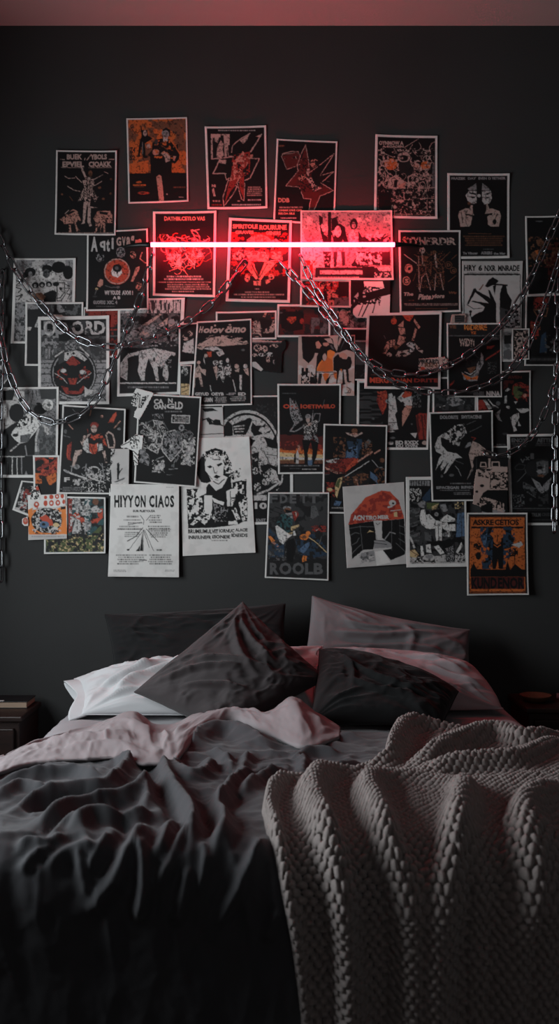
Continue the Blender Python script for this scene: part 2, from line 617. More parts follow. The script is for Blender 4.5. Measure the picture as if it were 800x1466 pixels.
# ---- duvet
D = lambda pts, k=0.5, ox=0, oy=1000: [on_bed(ox + x * k, oy + y * k) for x, y in pts]
folds = [
    (.026, .020, D([(-40, 222), (60, 195), (130, 180), (230, 168)])),
    (.028, .022, D([(-40, 265), (80, 245), (180, 235), (240, 240), (310, 262)])),
    (.022, .020, D([(-20, 310), (60, 275), (150, 292)])),
    (.031, .026, D([(0, 372), (80, 322), (150, 300), (240, 287), (300, 280), (340, 245), (380, 190), (402, 165)])),
    (.036, .026, D([(90, 400), (180, 350), (250, 330), (320, 315), (380, 300), (430, 270), (466, 250)])),
    (.030, .026, D([(190, 408), (260, 372), (330, 370), (400, 358), (455, 345)])),
    (.024, .020, D([(240, 610), (290, 570), (330, 520), (370, 440), (395, 395)])),
    (.030, .017, D([(385, 420), (398, 460), (412, 510), (415, 560), (388, 640)])),
    (.026, .018, D([(425, 490), (460, 430), (490, 380), (525, 365)])),
    (.038, .024, D([(455, 170), (470, 230), (490, 280), (530, 330), (548, 370), (550, 420), (535, 480), (540, 540)])),
    (.022, .016, D([(435, 550), (480, 500), (492, 460), (540, 400), (565, 378)])),
    (.034, .022, D([(582, 520), (610, 450), (640, 400), (635, 360), (620, 330), (640, 300), (680, 250), (745, 212)])),
    (.024, .016, D([(610, 670), (660, 580), (700, 520), (740, 440), (765, 412)])),
    (.018, .014, D([(500, 650), (530, 560), (542, 480)])),
    (.022, .020, D([(125, 510), (170, 460), (220, 446), (300, 452)])),
    (.020, .014, D([(205, 430), (240, 530), (255, 580)])),
    (.022, .016, D([(310, 412), (270, 470), (245, 510)])),
    (.026, .026, D([(478, 186), (530, 240), (585, 235), (600, 190)])),
    (.026, .022, D([(690, 300), (720, 262), (760, 240), (820, 215)])),
    (.040, .050, D([(505, 165), (560, 130), (640, 112), (720, 130), (780, 160)])),
    (.024, .020, D([(20, 440), (60, 425), (120, 430), (190, 410)])),
    (.016, .013, D([(760, 700), (780, 630), (800, 590)])),
    (.024, .030, D([(830, 150), (900, 120), (980, 125), (1060, 140)])),
    (.020, .022, D([(820, 190), (900, 165), (990, 175)])),
    (.026, .022, D([(300, 176), (345, 190), (372, 215)])),
    (.022, .020, D([(600, 160), (650, 190), (665, 230)])),
    (.022, .020, D([(720, 165), (700, 200), (690, 250)])),
    (.020, .018, D([(400, 250), (420, 300), (412, 350)])),
    (.020, .016, D([(150, 420), (175, 390), (240, 375)])),
    (.018, .014, D([(60, 520), (85, 470), (150, 440)])),
    (.018, .013, D([(345, 440), (352, 500), (330, 560)])),
    (.016, .012, D([(570, 420), (585, 470), (570, 560)])),
    (.018, .016, D([(880, 200), (960, 215), (1040, 200)])),
    (.020, .018, D([(845, 170), (870, 200), (860, 240)])),
    (-.022, .026, D([(60, 345), (140, 325), (240, 308), (310, 300)])),
    (-.022, .024, D([(440, 200), (452, 260), (500, 340), (520, 400)])),
    (-.020, .022, D([(560, 260), (590, 320), (600, 380), (570, 440)])),
    (-.020, .022, D([(340, 330), (360, 400), (340, 470)])),
]

# outline of the knitted blanket on the bed
BL_OUT = [on_bed(*p) for p in
          [(547, 1104), (552, 1083), (560, 1065), (580, 1056), (615, 1054), (660, 1053), (720, 1056), (790, 1060), (850, 1066)]]
BL_OUT += [(BW + .30, .98), (BW + .30, 2.55)]
BL_OUT += [on_bed(*p) for p in
           [(432, 1500), (430, 1450), (424, 1400), (416, 1345), (406, 1295), (394, 1240), (381, 1200), (374, 1172),
            (378, 1150), (392, 1136), (414, 1127), (450, 1121), (500, 1115)]]
nu, nv = 430, 400
u = np.linspace(-(BW + .42), BW + .42, nu)
t = np.linspace(0, 1, nv)
U = np.repeat(u[None], nv, 0)
V0 = np.interp(u, [-1.3, -.86, -.80, -.745, -.69, -.635, -.5, -.2, .05, .2, .5, 1.3], [1.75, 1.52, 1.35, 1.13, 1.00, .92, .89, .87, .90, .97, .99, 1.0])
V = V0[None] + (FOOT + .47 - V0[None]) * t[:, None]
Pb = base_pts(U, V)
inbl = inside(U, V, BL_OUT)
dbl = seg_dist(U, V, BL_OUT)
soft = np.where(inbl, 1 - np.clip(dbl / .05, 0, 1), 1)       # the duvet lies flat beneath the blanket
edge = .25 + .75 * sstep(.03, .17, V - V0[None])
H = ridge_field(U, V, [(h * .9, w * .74, p) for h, w, p in folds])
wx = U + .05 * (fbm(U * 7, V * 7, 21, 2) - .5)
wy = V + .05 * (fbm(U * 7 + 5, V * 7, 22, 2) - .5)
nz = 1 - np.abs(2 * fbm(wx * 7 + wy * 2, wy * 5, 31, 3) - 1) * 2
drop = np.clip((V - FOOT) / .18, 0, 1)
# loose cloth: creases run down towards the foot in front and across the bed at the left
rd = lambda a, b, sd, p=1.6: np.power(np.clip(1 - np.abs(2 * vnoise(a, b, sd) - 1), 0, 1), p) - .35
w2 = .06 * (fbm(U * 5 + 2, V * 5, 55, 2) - .5)
down = rd((U + w2 + .10 * np.sin(V * 5)) * 11 + (V - 1.5) * U * 5, V * 2.3, 71) + .5 * rd((U - w2) * 23 + 4 + (V - 1.5) * U * 9, V * 4, 72)
across = rd((V + w2 - .12 * U) * 13, U * 3.1, 73) + .5 * rd((V - w2 + .15 * U) * 27, U * 5, 74)
kd = sstep(1.30, 1.85, V + .35 * U + .25 * (fbm(U * 2.5, V * 2.5, 75, 2) - .5))
amp = .011 * (1 - .62 * sstep(FOOT + .02, FOOT + .22, V))
H += amp * (down * kd + across * (1 - kd) * sstep(.5, -.1, U))
nz2 = 1 - np.abs(2 * fbm(wx * 15 - wy * 3 + 4, wy * 13 + 2, 33, 3) - 1) * 2
H += .007 * nz * (1 - .75 * drop) + .0035 * nz2 * (1 - .6 * drop) + .004 * (fbm(wx * 34, wy * 26, 41, 3) - .5)
H = H * soft * edge + .012 * fbm(U * 3, V * 3, 77, 2)
H -= .03 * np.exp(-((V - V0[None]) / .012) ** 2)
H = np.where(np.abs(U) > BW - .1, np.maximum(H, -.008), H)
N = normals(Pb)
Pd = Pb + N * H[..., None]
Pd[..., 2] = np.maximum(Pd[..., 2], .03)
ontop = (np.abs(U) < BW - .05) & (V < FOOT - .12)
Pd[..., 2] = np.where(ontop, np.maximum(Pd[..., 2], ZM + .034), Pd[..., 2])
dv_ = link_mesh('duvet', grid_mesh('duvet', Pd), M_duvet, None, True)
tag(dv_, 'rumpled charcoal duvet spread over the bed and hanging down at the foot', 'duvet')
md = dv_.modifiers.new('thick', 'SOLIDIFY')
md.thickness = 0.012
md.offset = -1

# ---- turned-back top edge of the duvet, showing its paler lining
# columns: x, crest y, front y, (photo frame) with the depth of crest from the wall
turn = [(-30, 1103, 1112, 1.46), (0, 1090, 1102, 1.31), (40, 1071, 1090, 1.14), (80, 1058, 1085, 1.01), (120, 1046, 1082, .92), (150, 1036, 1080, .88),
        (176, 1024, 1079, .86), (190, 1021, 1084, .85), (203, 1030, 1088, .85), (216, 1043, 1088, .87), (232, 1046, 1088, .88),
        (247, 1042, 1086, .88), (262, 1034, 1072, .87), (280, 1026, 1050, .86), (305, 1020, 1036, .86), (330, 1018, 1030, .86),
        (355, 1020, 1034, .86), (380, 1022, 1044, .86), (398, 1010, 1052, .85), (418, 998, 1060, .84), (436, 1008, 1064, .85),
        (455, 1022, 1062, .86), (472, 1036, 1056, .88), (486, 1047, 1051, .90)]
tx = np.array([c[0] for c in turn], float)
nu2, nv2 = 260, 64
xs = np.linspace(tx[0], tx[-1], nu2)


def smooth_interp(q, col):
    Q, _ = catmull([(c[0], c[col]) for c in turn], 600)
    return np.interp(q, Q[:, 0], Q[:, 1])


yc, yf, dc = smooth_interp(xs, 1), smooth_interp(xs, 2), smooth_interp(xs, 3)
G = np.zeros((nv2, nu2, 3))
for i in range(nu2):
    s = FPX / (CAM_D - dc[i])
    C = np.array([(xs[i] - CX) / s, -dc[i], CAM_Z - (yc[i] - CY) / s])
    zf = ZT + .030
    s2 = (yf[i] - CY) / (CAM_Z - zf)
    F_ = np.array([(xs[i] - CX) / s2, -(CAM_D - FPX / s2), zf])
    F_[1] = min(F_[1], C[1] - .015)
    B_ = np.array([C[0], C[1] + .085, ZM + .030])
    # section: up from the sheet, over the crest, down onto the duvet, tucked under
    pts = [B_, B_ * .35 + C * .65 + np.array([0, .022, .012]), C, C * .62 + F_ * .38 + np.array([0, -.018, .016]),
           F_ + np.array([0, -.004, -.002]), F_ + np.array([0, .012, -.022])]
    Q, _ = catmull(pts, nv2)
    G[:, i] = Q
uu, tt = np.meshgrid(xs / 470.0, np.linspace(0, 1, nv2))
tl = lambda *p: [(x / 470.0, y) for x, y in p]
tf = [(.018, .05, tl((60, .45), (110, .55), (150, .62), (186, .55))), (.016, .04, tl((90, .72), (140, .75), (180, .82), (205, .80))),
      (.016, .035, tl((205, .3), (212, .5), (225, .85))), (.014, .03, tl((236, .3), (240, .55), (246, .9))),
      (.012, .03, tl((258, .4), (256, .6), (262, .9))), (.012, .035, tl((410, .35), (425, .55), (432, .85))),
      (.012, .03, tl((440, .4), (455, .6), (468, .8))), (.010, .03, tl((300, .45), (340, .5), (380, .6))),
      (-.012, .05, tl((190, .45), (200, .6), (203, .8)))]
Hn = ridge_field(uu, tt * .5, [(h * .9, wd * .7, [(a, b * .5) for a, b in pts]) for h, wd, pts in tf])
cr = np.clip(1 - np.abs(2 * fbm(uu * 11 + tt * 1.5, tt * 2.6 - uu * 6, 63, 3) - 1) * 1.5, 0, 1) ** 2
Hn += .008 * (cr - .3) + .008 * (fbm(uu * 14 + tt * 2, tt * 3 + uu * 3, 61, 3) - .5) + .004 * (fbm(uu * 60, tt * 14, 62, 2) - .5)
Hn *= np.sin(np.pi * np.clip(tt, 0, 1)) ** .5
Nn = normals(G)
if Nn[nv2 // 2, :, 2].mean() < 0:
    Nn = -Nn
G += Nn * Hn[..., None]
te = link_mesh('turned_edge', grid_mesh('turned_edge', G), M_lining, dv_, True)
te['label'] = 'pale dusky lining of the turned-back edge'
md = te.modifiers.new('thick', 'SOLIDIFY')
md.thickness = 0.008
md.offset = -1

# ---- chunky knitted blanket
B2 = lambda pts: [on_bed(360 + x * .55, 1030 + y * .55) for x, y in pts]
kfolds = [
    (.030, .030, B2([(250, 158), (180, 155), (110, 168), (55, 205), (32, 262), (52, 350), (78, 440), (98, 540), (112, 660), (120, 800), (120, 1150)])),
    (.045, .034, B2([(330, 150), (262, 152), (195, 172), (160, 220), (165, 290), (205, 350), (232, 430), (242, 530), (256, 650), (268, 800), (268, 1150)])),
    (.045, .034, B2([(470, 172), (370, 182), (312, 205), (308, 260), (340, 330), (372, 385), (395, 440), (400, 540), (400, 1150)])),
    (.048, .036, B2([(440, 185), (500, 192), (550, 220), (548, 300), (515, 380), (485, 470), (472, 560), (468, 700), (468, 1150)])),
    (.045, .032, B2([(560, 45), (490, 42), (410, 52), (372, 90), (345, 135), (270, 150)])),
    (.045, .030, B2([(400, 160), (470, 130), (550, 92), (630, 74), (700, 90), (760, 80), (800, 60)])),
    (.034, .030, B2([(420, 172), (500, 158), (600, 150), (690, 140), (760, 105), (830, 80)])),
    (.045, .040, B2([(840, 195), (760, 232), (712, 285), (735, 340), (715, 430), (680, 510), (660, 600), (648, 720), (648, 1150)])),
    (.026, .024, B2([(606, 280), (590, 340), (604, 420), (590, 520), (585, 640), (585, 1150)])),
    (.026, .024, B2([(650, 300), (675, 370), (700, 430)])),
    (.030, .030, B2([(800, 330), (780, 420), (760, 520), (745, 660), (740, 780), (740, 1150)])),
    (-.022, .034, B2([(420, 260), (440, 330), (430, 420)])),
    (-.022, .034, B2([(630, 230), (620, 330), (640, 450), (610, 600), (610, 1150)])),
    (-.022, .030, B2([(250, 230), (270, 330), (290, 450), (300, 620), (300, 1150)])),
    (-.020, .030, B2([(110, 240), (130, 340), (160, 470), (170, 640), (170, 1150)])),
]
st = .0200                                     # one stitch
du = .0019
u = np.arange(-.08, BW + .32, du)
v = np.arange(.96, 2.52, du)
U, V = np.meshgrid(u, v)
Hs = ridge_field(U, V, [(h * 1.15, w * 1.0, p) for h, w, p in kfolds], 2.3) + .024
Hs += .012 * (fbm(U * 9, V * 6, 91, 2) - .5)
ins = inside(U, V, BL_OUT)
dd = seg_dist(U, V, BL_OUT)
# stitches: rows of rounded loops, every other row shifted half a stitch, alternately leaning
jit = .16 * st
us = U + jit * 2.2 * (vnoise(U / st * .7, V / st * .7, 5) - .5) + .006 * (fbm(U * 8, V * 8, 15, 2) - .5)
vs_ = V + jit * 2.2 * (vnoise(U / st * .7 + 50, V / st * .7, 6) - .5) + .012 * (fbm(U * 6 + 9, V * 6, 16, 2) - .5)
row = np.floor(vs_ / (st * .66))
S = np.zeros_like(U)
for k in (-1, 0, 1):
    r_ = row + k
    sh = np.where(np.mod(r_, 2) == 0, 0, .5)
    cv = (r_ + .5) * st * .66
    ci = np.round(us / st - sh)
    for j in (-1, 0, 1):
        cu = (ci + j + sh) * st
        sg = np.where(np.mod(ci + j + r_, 2) == 0, 1, -1)
        a, b = (us - cu), (vs_ - cv)
        an = .28 * sg + .9 * (vnoise((ci + j) * 1.7 + 3, r_ * 1.3, 19) - .5)
        p, q = a * np.cos(an) + b * np.sin(an), -a * np.sin(an) + b * np.cos(an)
        e = 1 - (p / (st * .50)) ** 2 - (q / (st * .40)) ** 2
        S = np.maximum(S, np.sqrt(np.maximum(e, 0)))
gap = sstep(.34, .05, S)
fib = fbm(U * 900, V * 900, 7, 2) - .5
v0 = np.interp(U, np.linspace(-(BW + .42), BW + .42, nu), V0)
fi = np.clip((U + BW + .42) / (2 * BW + .84) * (nu - 1), 0, nu - 1.001)
fj = np.clip((V - v0) / (FOOT + .47 - v0) * (nv - 1), 0, nv - 1.001)
i0, j0 = fi.astype(int), fj.astype(int)
fi, fj = fi - i0, fj - j0
under = ((H[j0, i0] * (1 - fi) + H[j0, i0 + 1] * fi) * (1 - fj) + (H[j0 + 1, i0] * (1 - fi) + H[j0 + 1, i0 + 1] * fi) * fj)
lowest = under + .010                       # it lies on the duvet
Hs = np.maximum(Hs, lowest) + .004 * np.exp(-np.abs(Hs - lowest) / .006)
Hs = Hs - .009 + .017 * S - .010 * gap + .0012 * fib * (S > .1)
fall = np.clip(dd / .022, 0, 1)
Hs = np.where(ins, (Hs + .004) * np.sqrt(1 - (1 - fall) ** 2), 0) - .004
Pk = base_pts(U, V)
Nk = normals(Pk)
Pk = Pk + Nk * Hs[..., None]
Pk[..., 2] = np.maximum(Pk[..., 2], .03)
keep = ins | (dd < .004)
idx = np.arange(U.size).reshape(U.shape)
q = np.stack([idx[:-1, :-1], idx[1:, :-1], idx[1:, 1:], idx[:-1, 1:]], -1).reshape(-1, 4)
kf = keep.ravel()[q].all(1)
q = q[kf]
used, inv = np.unique(q, return_inverse=True)
me = bpy.data.meshes.new('knitted_blanket')
set_mesh(me, Pk.reshape(-1, 3)[used], inv.reshape(-1, 4))
M_knit = mat('taupe_chunky_wool', '#8d8380', rough=0.95, noise=0.25, nscale=160, spec=0.1, sheen=0.25, bump=.25, bscale=900)
kb = link_mesh('knitted_blanket', me, M_knit, None, True)
tag(kb, 'chunky knitted taupe wool blanket thrown over the foot of the bed at right', 'blanket')


# ---- pillows
SEAMS = []


def pillow(name, label, corners, thick, m, cat='pillow', seed=1, bow=.05, n=96, wr=1.0, lines=(), group=None, bows=None, pw=.42, parent_parts=None):
    """corners TL, TR, BR, BL in world space; a stuffed case with pinched corners and creases"""
    TL, TR, BR, BL = [np.array(c, float) for c in corners]
    a = np.linspace(-1, 1, n)
    # denser sampling near the seams
    a = np.sin(a * PI / 2) * .55 + a * .45
    A, B = np.meshgrid(a, a)            # B = -1 top ... 1 bottom
    b4 = bows or (bow, bow, bow, bow)   # top, right, bottom, left
    ka = np.where(A > 0, b4[1], b4[3]) * np.abs(A) ** 3 * (1 - B ** 2)
    kb_ = np.where(B > 0, b4[2], b4[0]) * np.abs(B) ** 3 * (1 - A ** 2)
    wob = .012 * (fbm(A * 2.5 + seed * 3, B * 2.5, seed, 2) - .5)
    s = (A * (1 - ka) + wob + 1) / 2
    t = (B * (1 - kb_) + wob + 1) / 2
    P = ((TL * (1 - s[..., None]) + TR * s[..., None]) * (1 - t[..., None])
         + (BL * (1 - s[..., None]) + BR * s[..., None]) * t[..., None])
    nrm = np.cross(TR - BL, TL - BR)
    nrm /= np.linalg.norm(nrm)
    if nrm[1] > 0:
        nrm = -nrm
    f = (np.maximum(1 - np.abs(A) ** 2.4, 0) * np.maximum(1 - np.abs(B) ** 2.4, 0)) ** pw
    wgt = np.maximum(1 - np.abs(A), 0) * np.maximum(1 - np.abs(B), 0)
    win = np.minimum(1, 6 * wgt) ** .7
    out = []
    for side in (1, -1):
        h = np.zeros_like(A)
        # creases running in from each corner
        for ca, cb, sd in ((-1, -1, 1), (1, -1, 2), (1, 1, 3), (-1, 1, 4)):
            r = np.hypot(A - ca, B - cb)
            th = np.arctan2(B - cb, A - ca)
            c = 1 - np.abs(2 * vnoise(th * 4.2 + seed * 7 + sd * 3 + .25 * np.sin(r * 5), r * .9, seed * 11 + sd + side) - 1)
            h += .022 * (c - .5) * np.exp(-((r - .45) / .45) ** 2)
        wx = A + .25 * (fbm(A * 1.7, B * 1.7, seed + 50, 2) - .5)
        wy = B + .25 * (fbm(A * 1.7 + 9, B * 1.7, seed + 51, 2) - .5)
        h += .012 * (1 - np.abs(2 * fbm(wx * 1.7 + wy * .6, wy * 2.0 - wx * .5, seed + 60 + side, 2) - 1) - .6)
        c2 = np.clip(1 - np.abs(2 * fbm(wx * 2.8 + wy * 1.1, wy * 3.4 - wx * .8, seed + 65 + side, 3) - 1) * 1.6, 0, 1) ** 2
        h += .013 * (c2 - .3) * sstep(.35, .6, fbm(A * 1.4 + 7, B * 1.4, seed + 66, 2))
        h += .004 * (fbm(wx * 9, wy * 9, seed + 70, 2) - .5)
        if side == 1 and lines:
            h += ridge_field(A, B, [(a * 1.15, w_ * .8, p) for a, w_, p in lines], 1.2)
        out.append(P + nrm * side * ((thick / 2) * f + h * win * wr)[..., None])
    me = bpy.data.meshes.new(name)
    idx = np.arange(n * n).reshape(n, n)
    bi = idx + n * n
    bi[0], bi[-1], bi[:, 0], bi[:, -1] = idx[0], idx[-1], idx[:, 0], idx[:, -1]
    qa = np.stack([idx[:-1, :-1], idx[1:, :-1], idx[1:, 1:], idx[:-1, 1:]], -1).reshape(-1, 4)
    qb = np.stack([bi[:-1, :-1], bi[:-1, 1:], bi[1:, 1:], bi[1:, :-1]], -1).reshape(-1, 4)
    Q = np.concatenate([qa, qb])
    used, inv = np.unique(Q, return_inverse=True)
    set_mesh(me, np.concatenate([out[0].reshape(-1, 3), out[1].reshape(-1, 3)])[used], inv.reshape(-1, 4))
    o = link_mesh(name, me, m, None, True)
    tag(o, label, cat, group)
    ring = [idx[0, i] for i in range(0, n, 3)] + [idx[i, -1] for i in range(0, n, 3)] + \
           [idx[-1, i] for i in range(n - 1, -1, -3)] + [idx[i, 0] for i in range(n - 1, -1, -3)]
    SEAMS.append((o, list(dict.fromkeys(int(r) for r in ring)), m))
    return o, P, nrm


W3 = wall_pt
pillow('pillow', 'long black pillow propped against the wall at left', [W3(150, 880, -.13), W3(408, 864, -.12), W3(412, 985, -.25), W3(166, 985, -.25)],
       .12, M_blackc, seed=3, bows=(.06, .03, .02, .03))
pillow('pillow', 'mid grey pillow leaning on the wall at right, one corner pointing up',
       [W3(447, 853, -.13), W3(672, 902, -.12), W3(676, 1000, -.26), W3(428, 985, -.27)], .13, M_mauve, seed=5,
       bows=(.13, .03, .02, .03), lines=[(.020, .07, [(-.75, -.2), (-.2, -.25), (.3, -.5), (.55, -.6)]), (.016, .06, [(-.8, .1), (-.3, .05), (.2, -.1), (.7, -.1)]),
                                         (.014, .05, [(.15, -.7), (.25, -.4), (.2, .1)]), (.012, .05, [(-.6, -.5), (-.3, -.45), (.1, -.55)])])
wp_, P3, n3 = pillow('pillow', 'pale pillow with an open case end, lying at the left of the bed',
       [W3(106, 972, -.35), W3(462, 925, -.28), W3(452, 1030, -.62), W3(116, 1024, -.60)], .15, M_white, seed=8, wr=1.5, bows=(.0, .03, .02, .05),
       lines=[(.022, .09, [(-.7, .7), (-.55, .2), (-.2, -.25), (.2, -.55)]), (.020, .07, [(-.3, .75), (-.1, .3), (.2, -.1)]),
              (.016, .06, [(-.85, .2), (-.6, -.1), (-.3, -.5)]), (.016, .05, [(-.1, -.2), (.1, -.5), (.2, -.8)]), (.014, .05, [(.1, -.1), (.3, -.4), (.35, -.8)])])
pillow('pillow', 'rose grey pillow lying behind the black cushion at right, curving down to the sheet',
       [W3(424, 934, -.30), W3(668, 948, -.30), W3(720, 1020, -.50), W3(440, 1030, -.58)], .15, M_rose, seed=12, bows=(-.16, -.05, .02, .03),
       lines=[(.018, .07, [(.2, -.75), (.5, -.5), (.75, -.1)]), (.014, .05, [(.35, -.3), (.6, .05), (.9, .4)]), (.012, .05, [(.3, -.8), (.65, -.62), (.88, -.3)])])
pillow('cushion', 'square charcoal cushion standing on its corner in the middle of the bed',
       [W3(192, 991, -.62), W3(347, 862, -.47), W3(468, 972, -.58), W3(318, 1052, -.80)], .17, M_char, 'cushion', seed=17, bows=(.05, .05, .03, .05), wr=1.1,
       lines=[(.020, .06, [(.75, -.85), (.4, -.4), (.2, .0), (.1, .5)]), (.018, .06, [(.75, -.8), (.5, -.1), (.45, .5)]), (.016, .06, [(-.8, -.7), (-.3, -.3), (.1, .2)]),
              (.016, .05, [(-.75, -.3), (-.4, .2), (-.2, .6)]), (.016, .05, [(-.3, -.6), (0, -.2), (.35, .6)])])
pillow('cushion', 'soft black cushion slumped in front of the rose grey pillow',
       [W3(457, 930, -.47), W3(656, 990, -.56), W3(628, 1046, -.76), W3(444, 1036, -.76)], .17, M_blackc, 'cushion', seed=23, bows=(-.22, .0, .02, .02), wr=1.0,
       lines=[(.016, .06, [(-.7, -.5), (-.2, -.1), (.3, .1), (.7, .2)]), (.014, .06, [(-.6, .1), (-.1, .3), (.4, .35)]), (.014, .05, [(-.8, -.8), (-.5, -.2), (-.45, .4)])])
# open end of the pale pillow's case
k = 40
tt_ = np.linspace(0, 1, k)
cuff = np.zeros((10, 2 * k, 3))
L0 = np.array([np.array(P3[int(round(i * 95 / (k - 1))), 0]) for i in range(k)])
for i in range(k):
    e = math.sin(PI * tt_[i])
    out = np.array([-.034 - .010 * math.sin(9 * tt_[i]), -.012 * math.sin(7 * tt_[i] + 1), -.012 + .006 * math.sin(11 * tt_[i])])
    for j in range(10):
        f = j / 9
        for sgn, col in ((1, i), (-1, 2 * k - 1 - i)):
            cuff[j, col] = L0[i] + np.array([.02, 0, 0]) + (out - np.array([-.02, 0, 0]) * -1) * f + n3 * sgn * (.003 + (.020 + .004 * f) * e)
cf = link_mesh('case_opening', grid_mesh('case_opening', cuff), M_white, wp_, True)
md = cf.modifiers.new('thick', 'SOLIDIFY')
md.thickness = .003
# ---- soft things give way to each other: the one behind is dented by the one in front
from mathutils.bvhtree import BVHTree


def coords(o):
    a = np.empty(len(o.data.vertices) * 3, np.float32)
    o.data.vertices.foreach_get('co', a)
    return a.reshape(-1, 3)


def tree(o):
    o.data.calc_loop_triangles()
    return BVHTree.FromPolygons([v.co for v in o.data.vertices], [p.vertices[:] for p in o.data.polygons])


def dent(soft, hard, gap=.004, rounds=2):
    t = tree(hard)
    V = coords(soft)
    hv = coords(hard)
    lo, hi = hv.min(0), hv.max(0)
    near = np.where(((V > lo) & (V < hi)).all(1))[0]
    for _ in range(rounds):
        for i in near:
            p = Vector(V[i])
            loc, nrm, _f, dist = t.find_nearest(p)
            if loc is None:
                continue
            d = (p - loc).dot(nrm)
            if d < gap and dist < .14:
                V[i] = loc + nrm * gap
    soft.data.vertices.foreach_set('co', V.ravel())
    soft.data.update()


pil = [o for o in bpy.data.objects if o.name.split('.')[0] in ('pillow', 'cushion')]
front = {o['label']: o for o in pil}
order = [next(o for o in pil if o['label'].startswith(s)) for s in
         ('long black', 'mid grey', 'pale', 'rose grey', 'square charcoal', 'soft black')]
for o in pil:                                   # resting on the mattress
    V = coords(o)
    m = V[:, 1] > -2
    V[m, 2] = np.maximum(V[m, 2], ZM + .036)
    o.data.vertices.foreach_set('co', V.ravel())
for i, back in enumerate(order):
    for frontier in order[i + 1:]:
        dent(back, frontier)
for c in order[4:]:
    dent(dv_, c, .006, 1)

# the duvet stays beneath its own turned-back edge
tt2 = tree(te)
V = coords(dv_)
ev = coords(te)
lo, hi = ev.min(0), ev.max(0)
for i in np.where((V[:, :2] > lo[:2]).all(1) & (V[:, :2] < hi[:2]).all(1) & (V[:, 2] > ZM - .1))[0]:
    loc, nrm, _f, dist = tt2.ray_cast(Vector((V[i, 0], V[i, 1], 1.2)), Vector((0, 0, -1)))
    if loc is not None and V[i, 2] > loc.z - .010:
        V[i, 2] = max(loc.z - .012, ZM + .036)
dv_.data.vertices.foreach_set('co', V.ravel())
dv_.data.update()

# stitched seam round each case
for o, ring, m in SEAMS:
    V = coords(o)
    bm = add_tube(bmesh.new(), [Vector(V[k]) for k in ring], .0024, 6, closed=True)
    obj('seam', bm, m, o, True)
# ================================================================ printed sheets on the wall
# Every sheet is a curled paper grid whose ink is drawn by a small painter below, in wall units (350 per metre).
PAL = {'k': '0d0d0e', 'K': '1b1b1c', 'd': '343435', 'g': '565657', 'm': '858384', 'w': 'b4b0ae', 'W': 'd2cfcc', 'r': '832f28',
       'R': 'ad4632', 'o': 'bb6130', 'O': 'd27a3c', 'y': 'c0a67c', 'b': '4f6580', 'B': '27384a', 'n': '6a4634', 'p': 'ac958d',
       'G': '4d5636', 't': '2f4d50', 'S': 'b08072', 'D': '4a1d1b'}
PAL = {k: np.array(srgb(v)) for k, v in PAL.items()}
_glyphs = {}


def text_tris(s):
    """triangles of a line of lettering in the built-in face, unit box"""
    if s in _glyphs:
        return _glyphs[s]
    cu = bpy.data.curves.new('lettering', 'FONT')
    cu.body = s
    cu.offset = 0.04
    cu.resolution_u = 2
    ob = bpy.data.objects.new('lettering', cu)
    me = ob.to_mesh()
    me.calc_loop_triangles()
    co_ = np.array([v.co[:2] for v in me.vertices])
    tr = np.array([t.vertices[:] for t in me.loop_triangles])
    lo, hi = co_.min(0), co_.max(0)
    T = ((co_ - lo) / (hi - lo))[tr]
    T[..., 1] = 1 - T[..., 1]
    ob.to_mesh_clear()
    bpy.data.objects.remove(ob)
    bpy.data.curves.remove(cu)
    _glyphs[s] = T
    return T


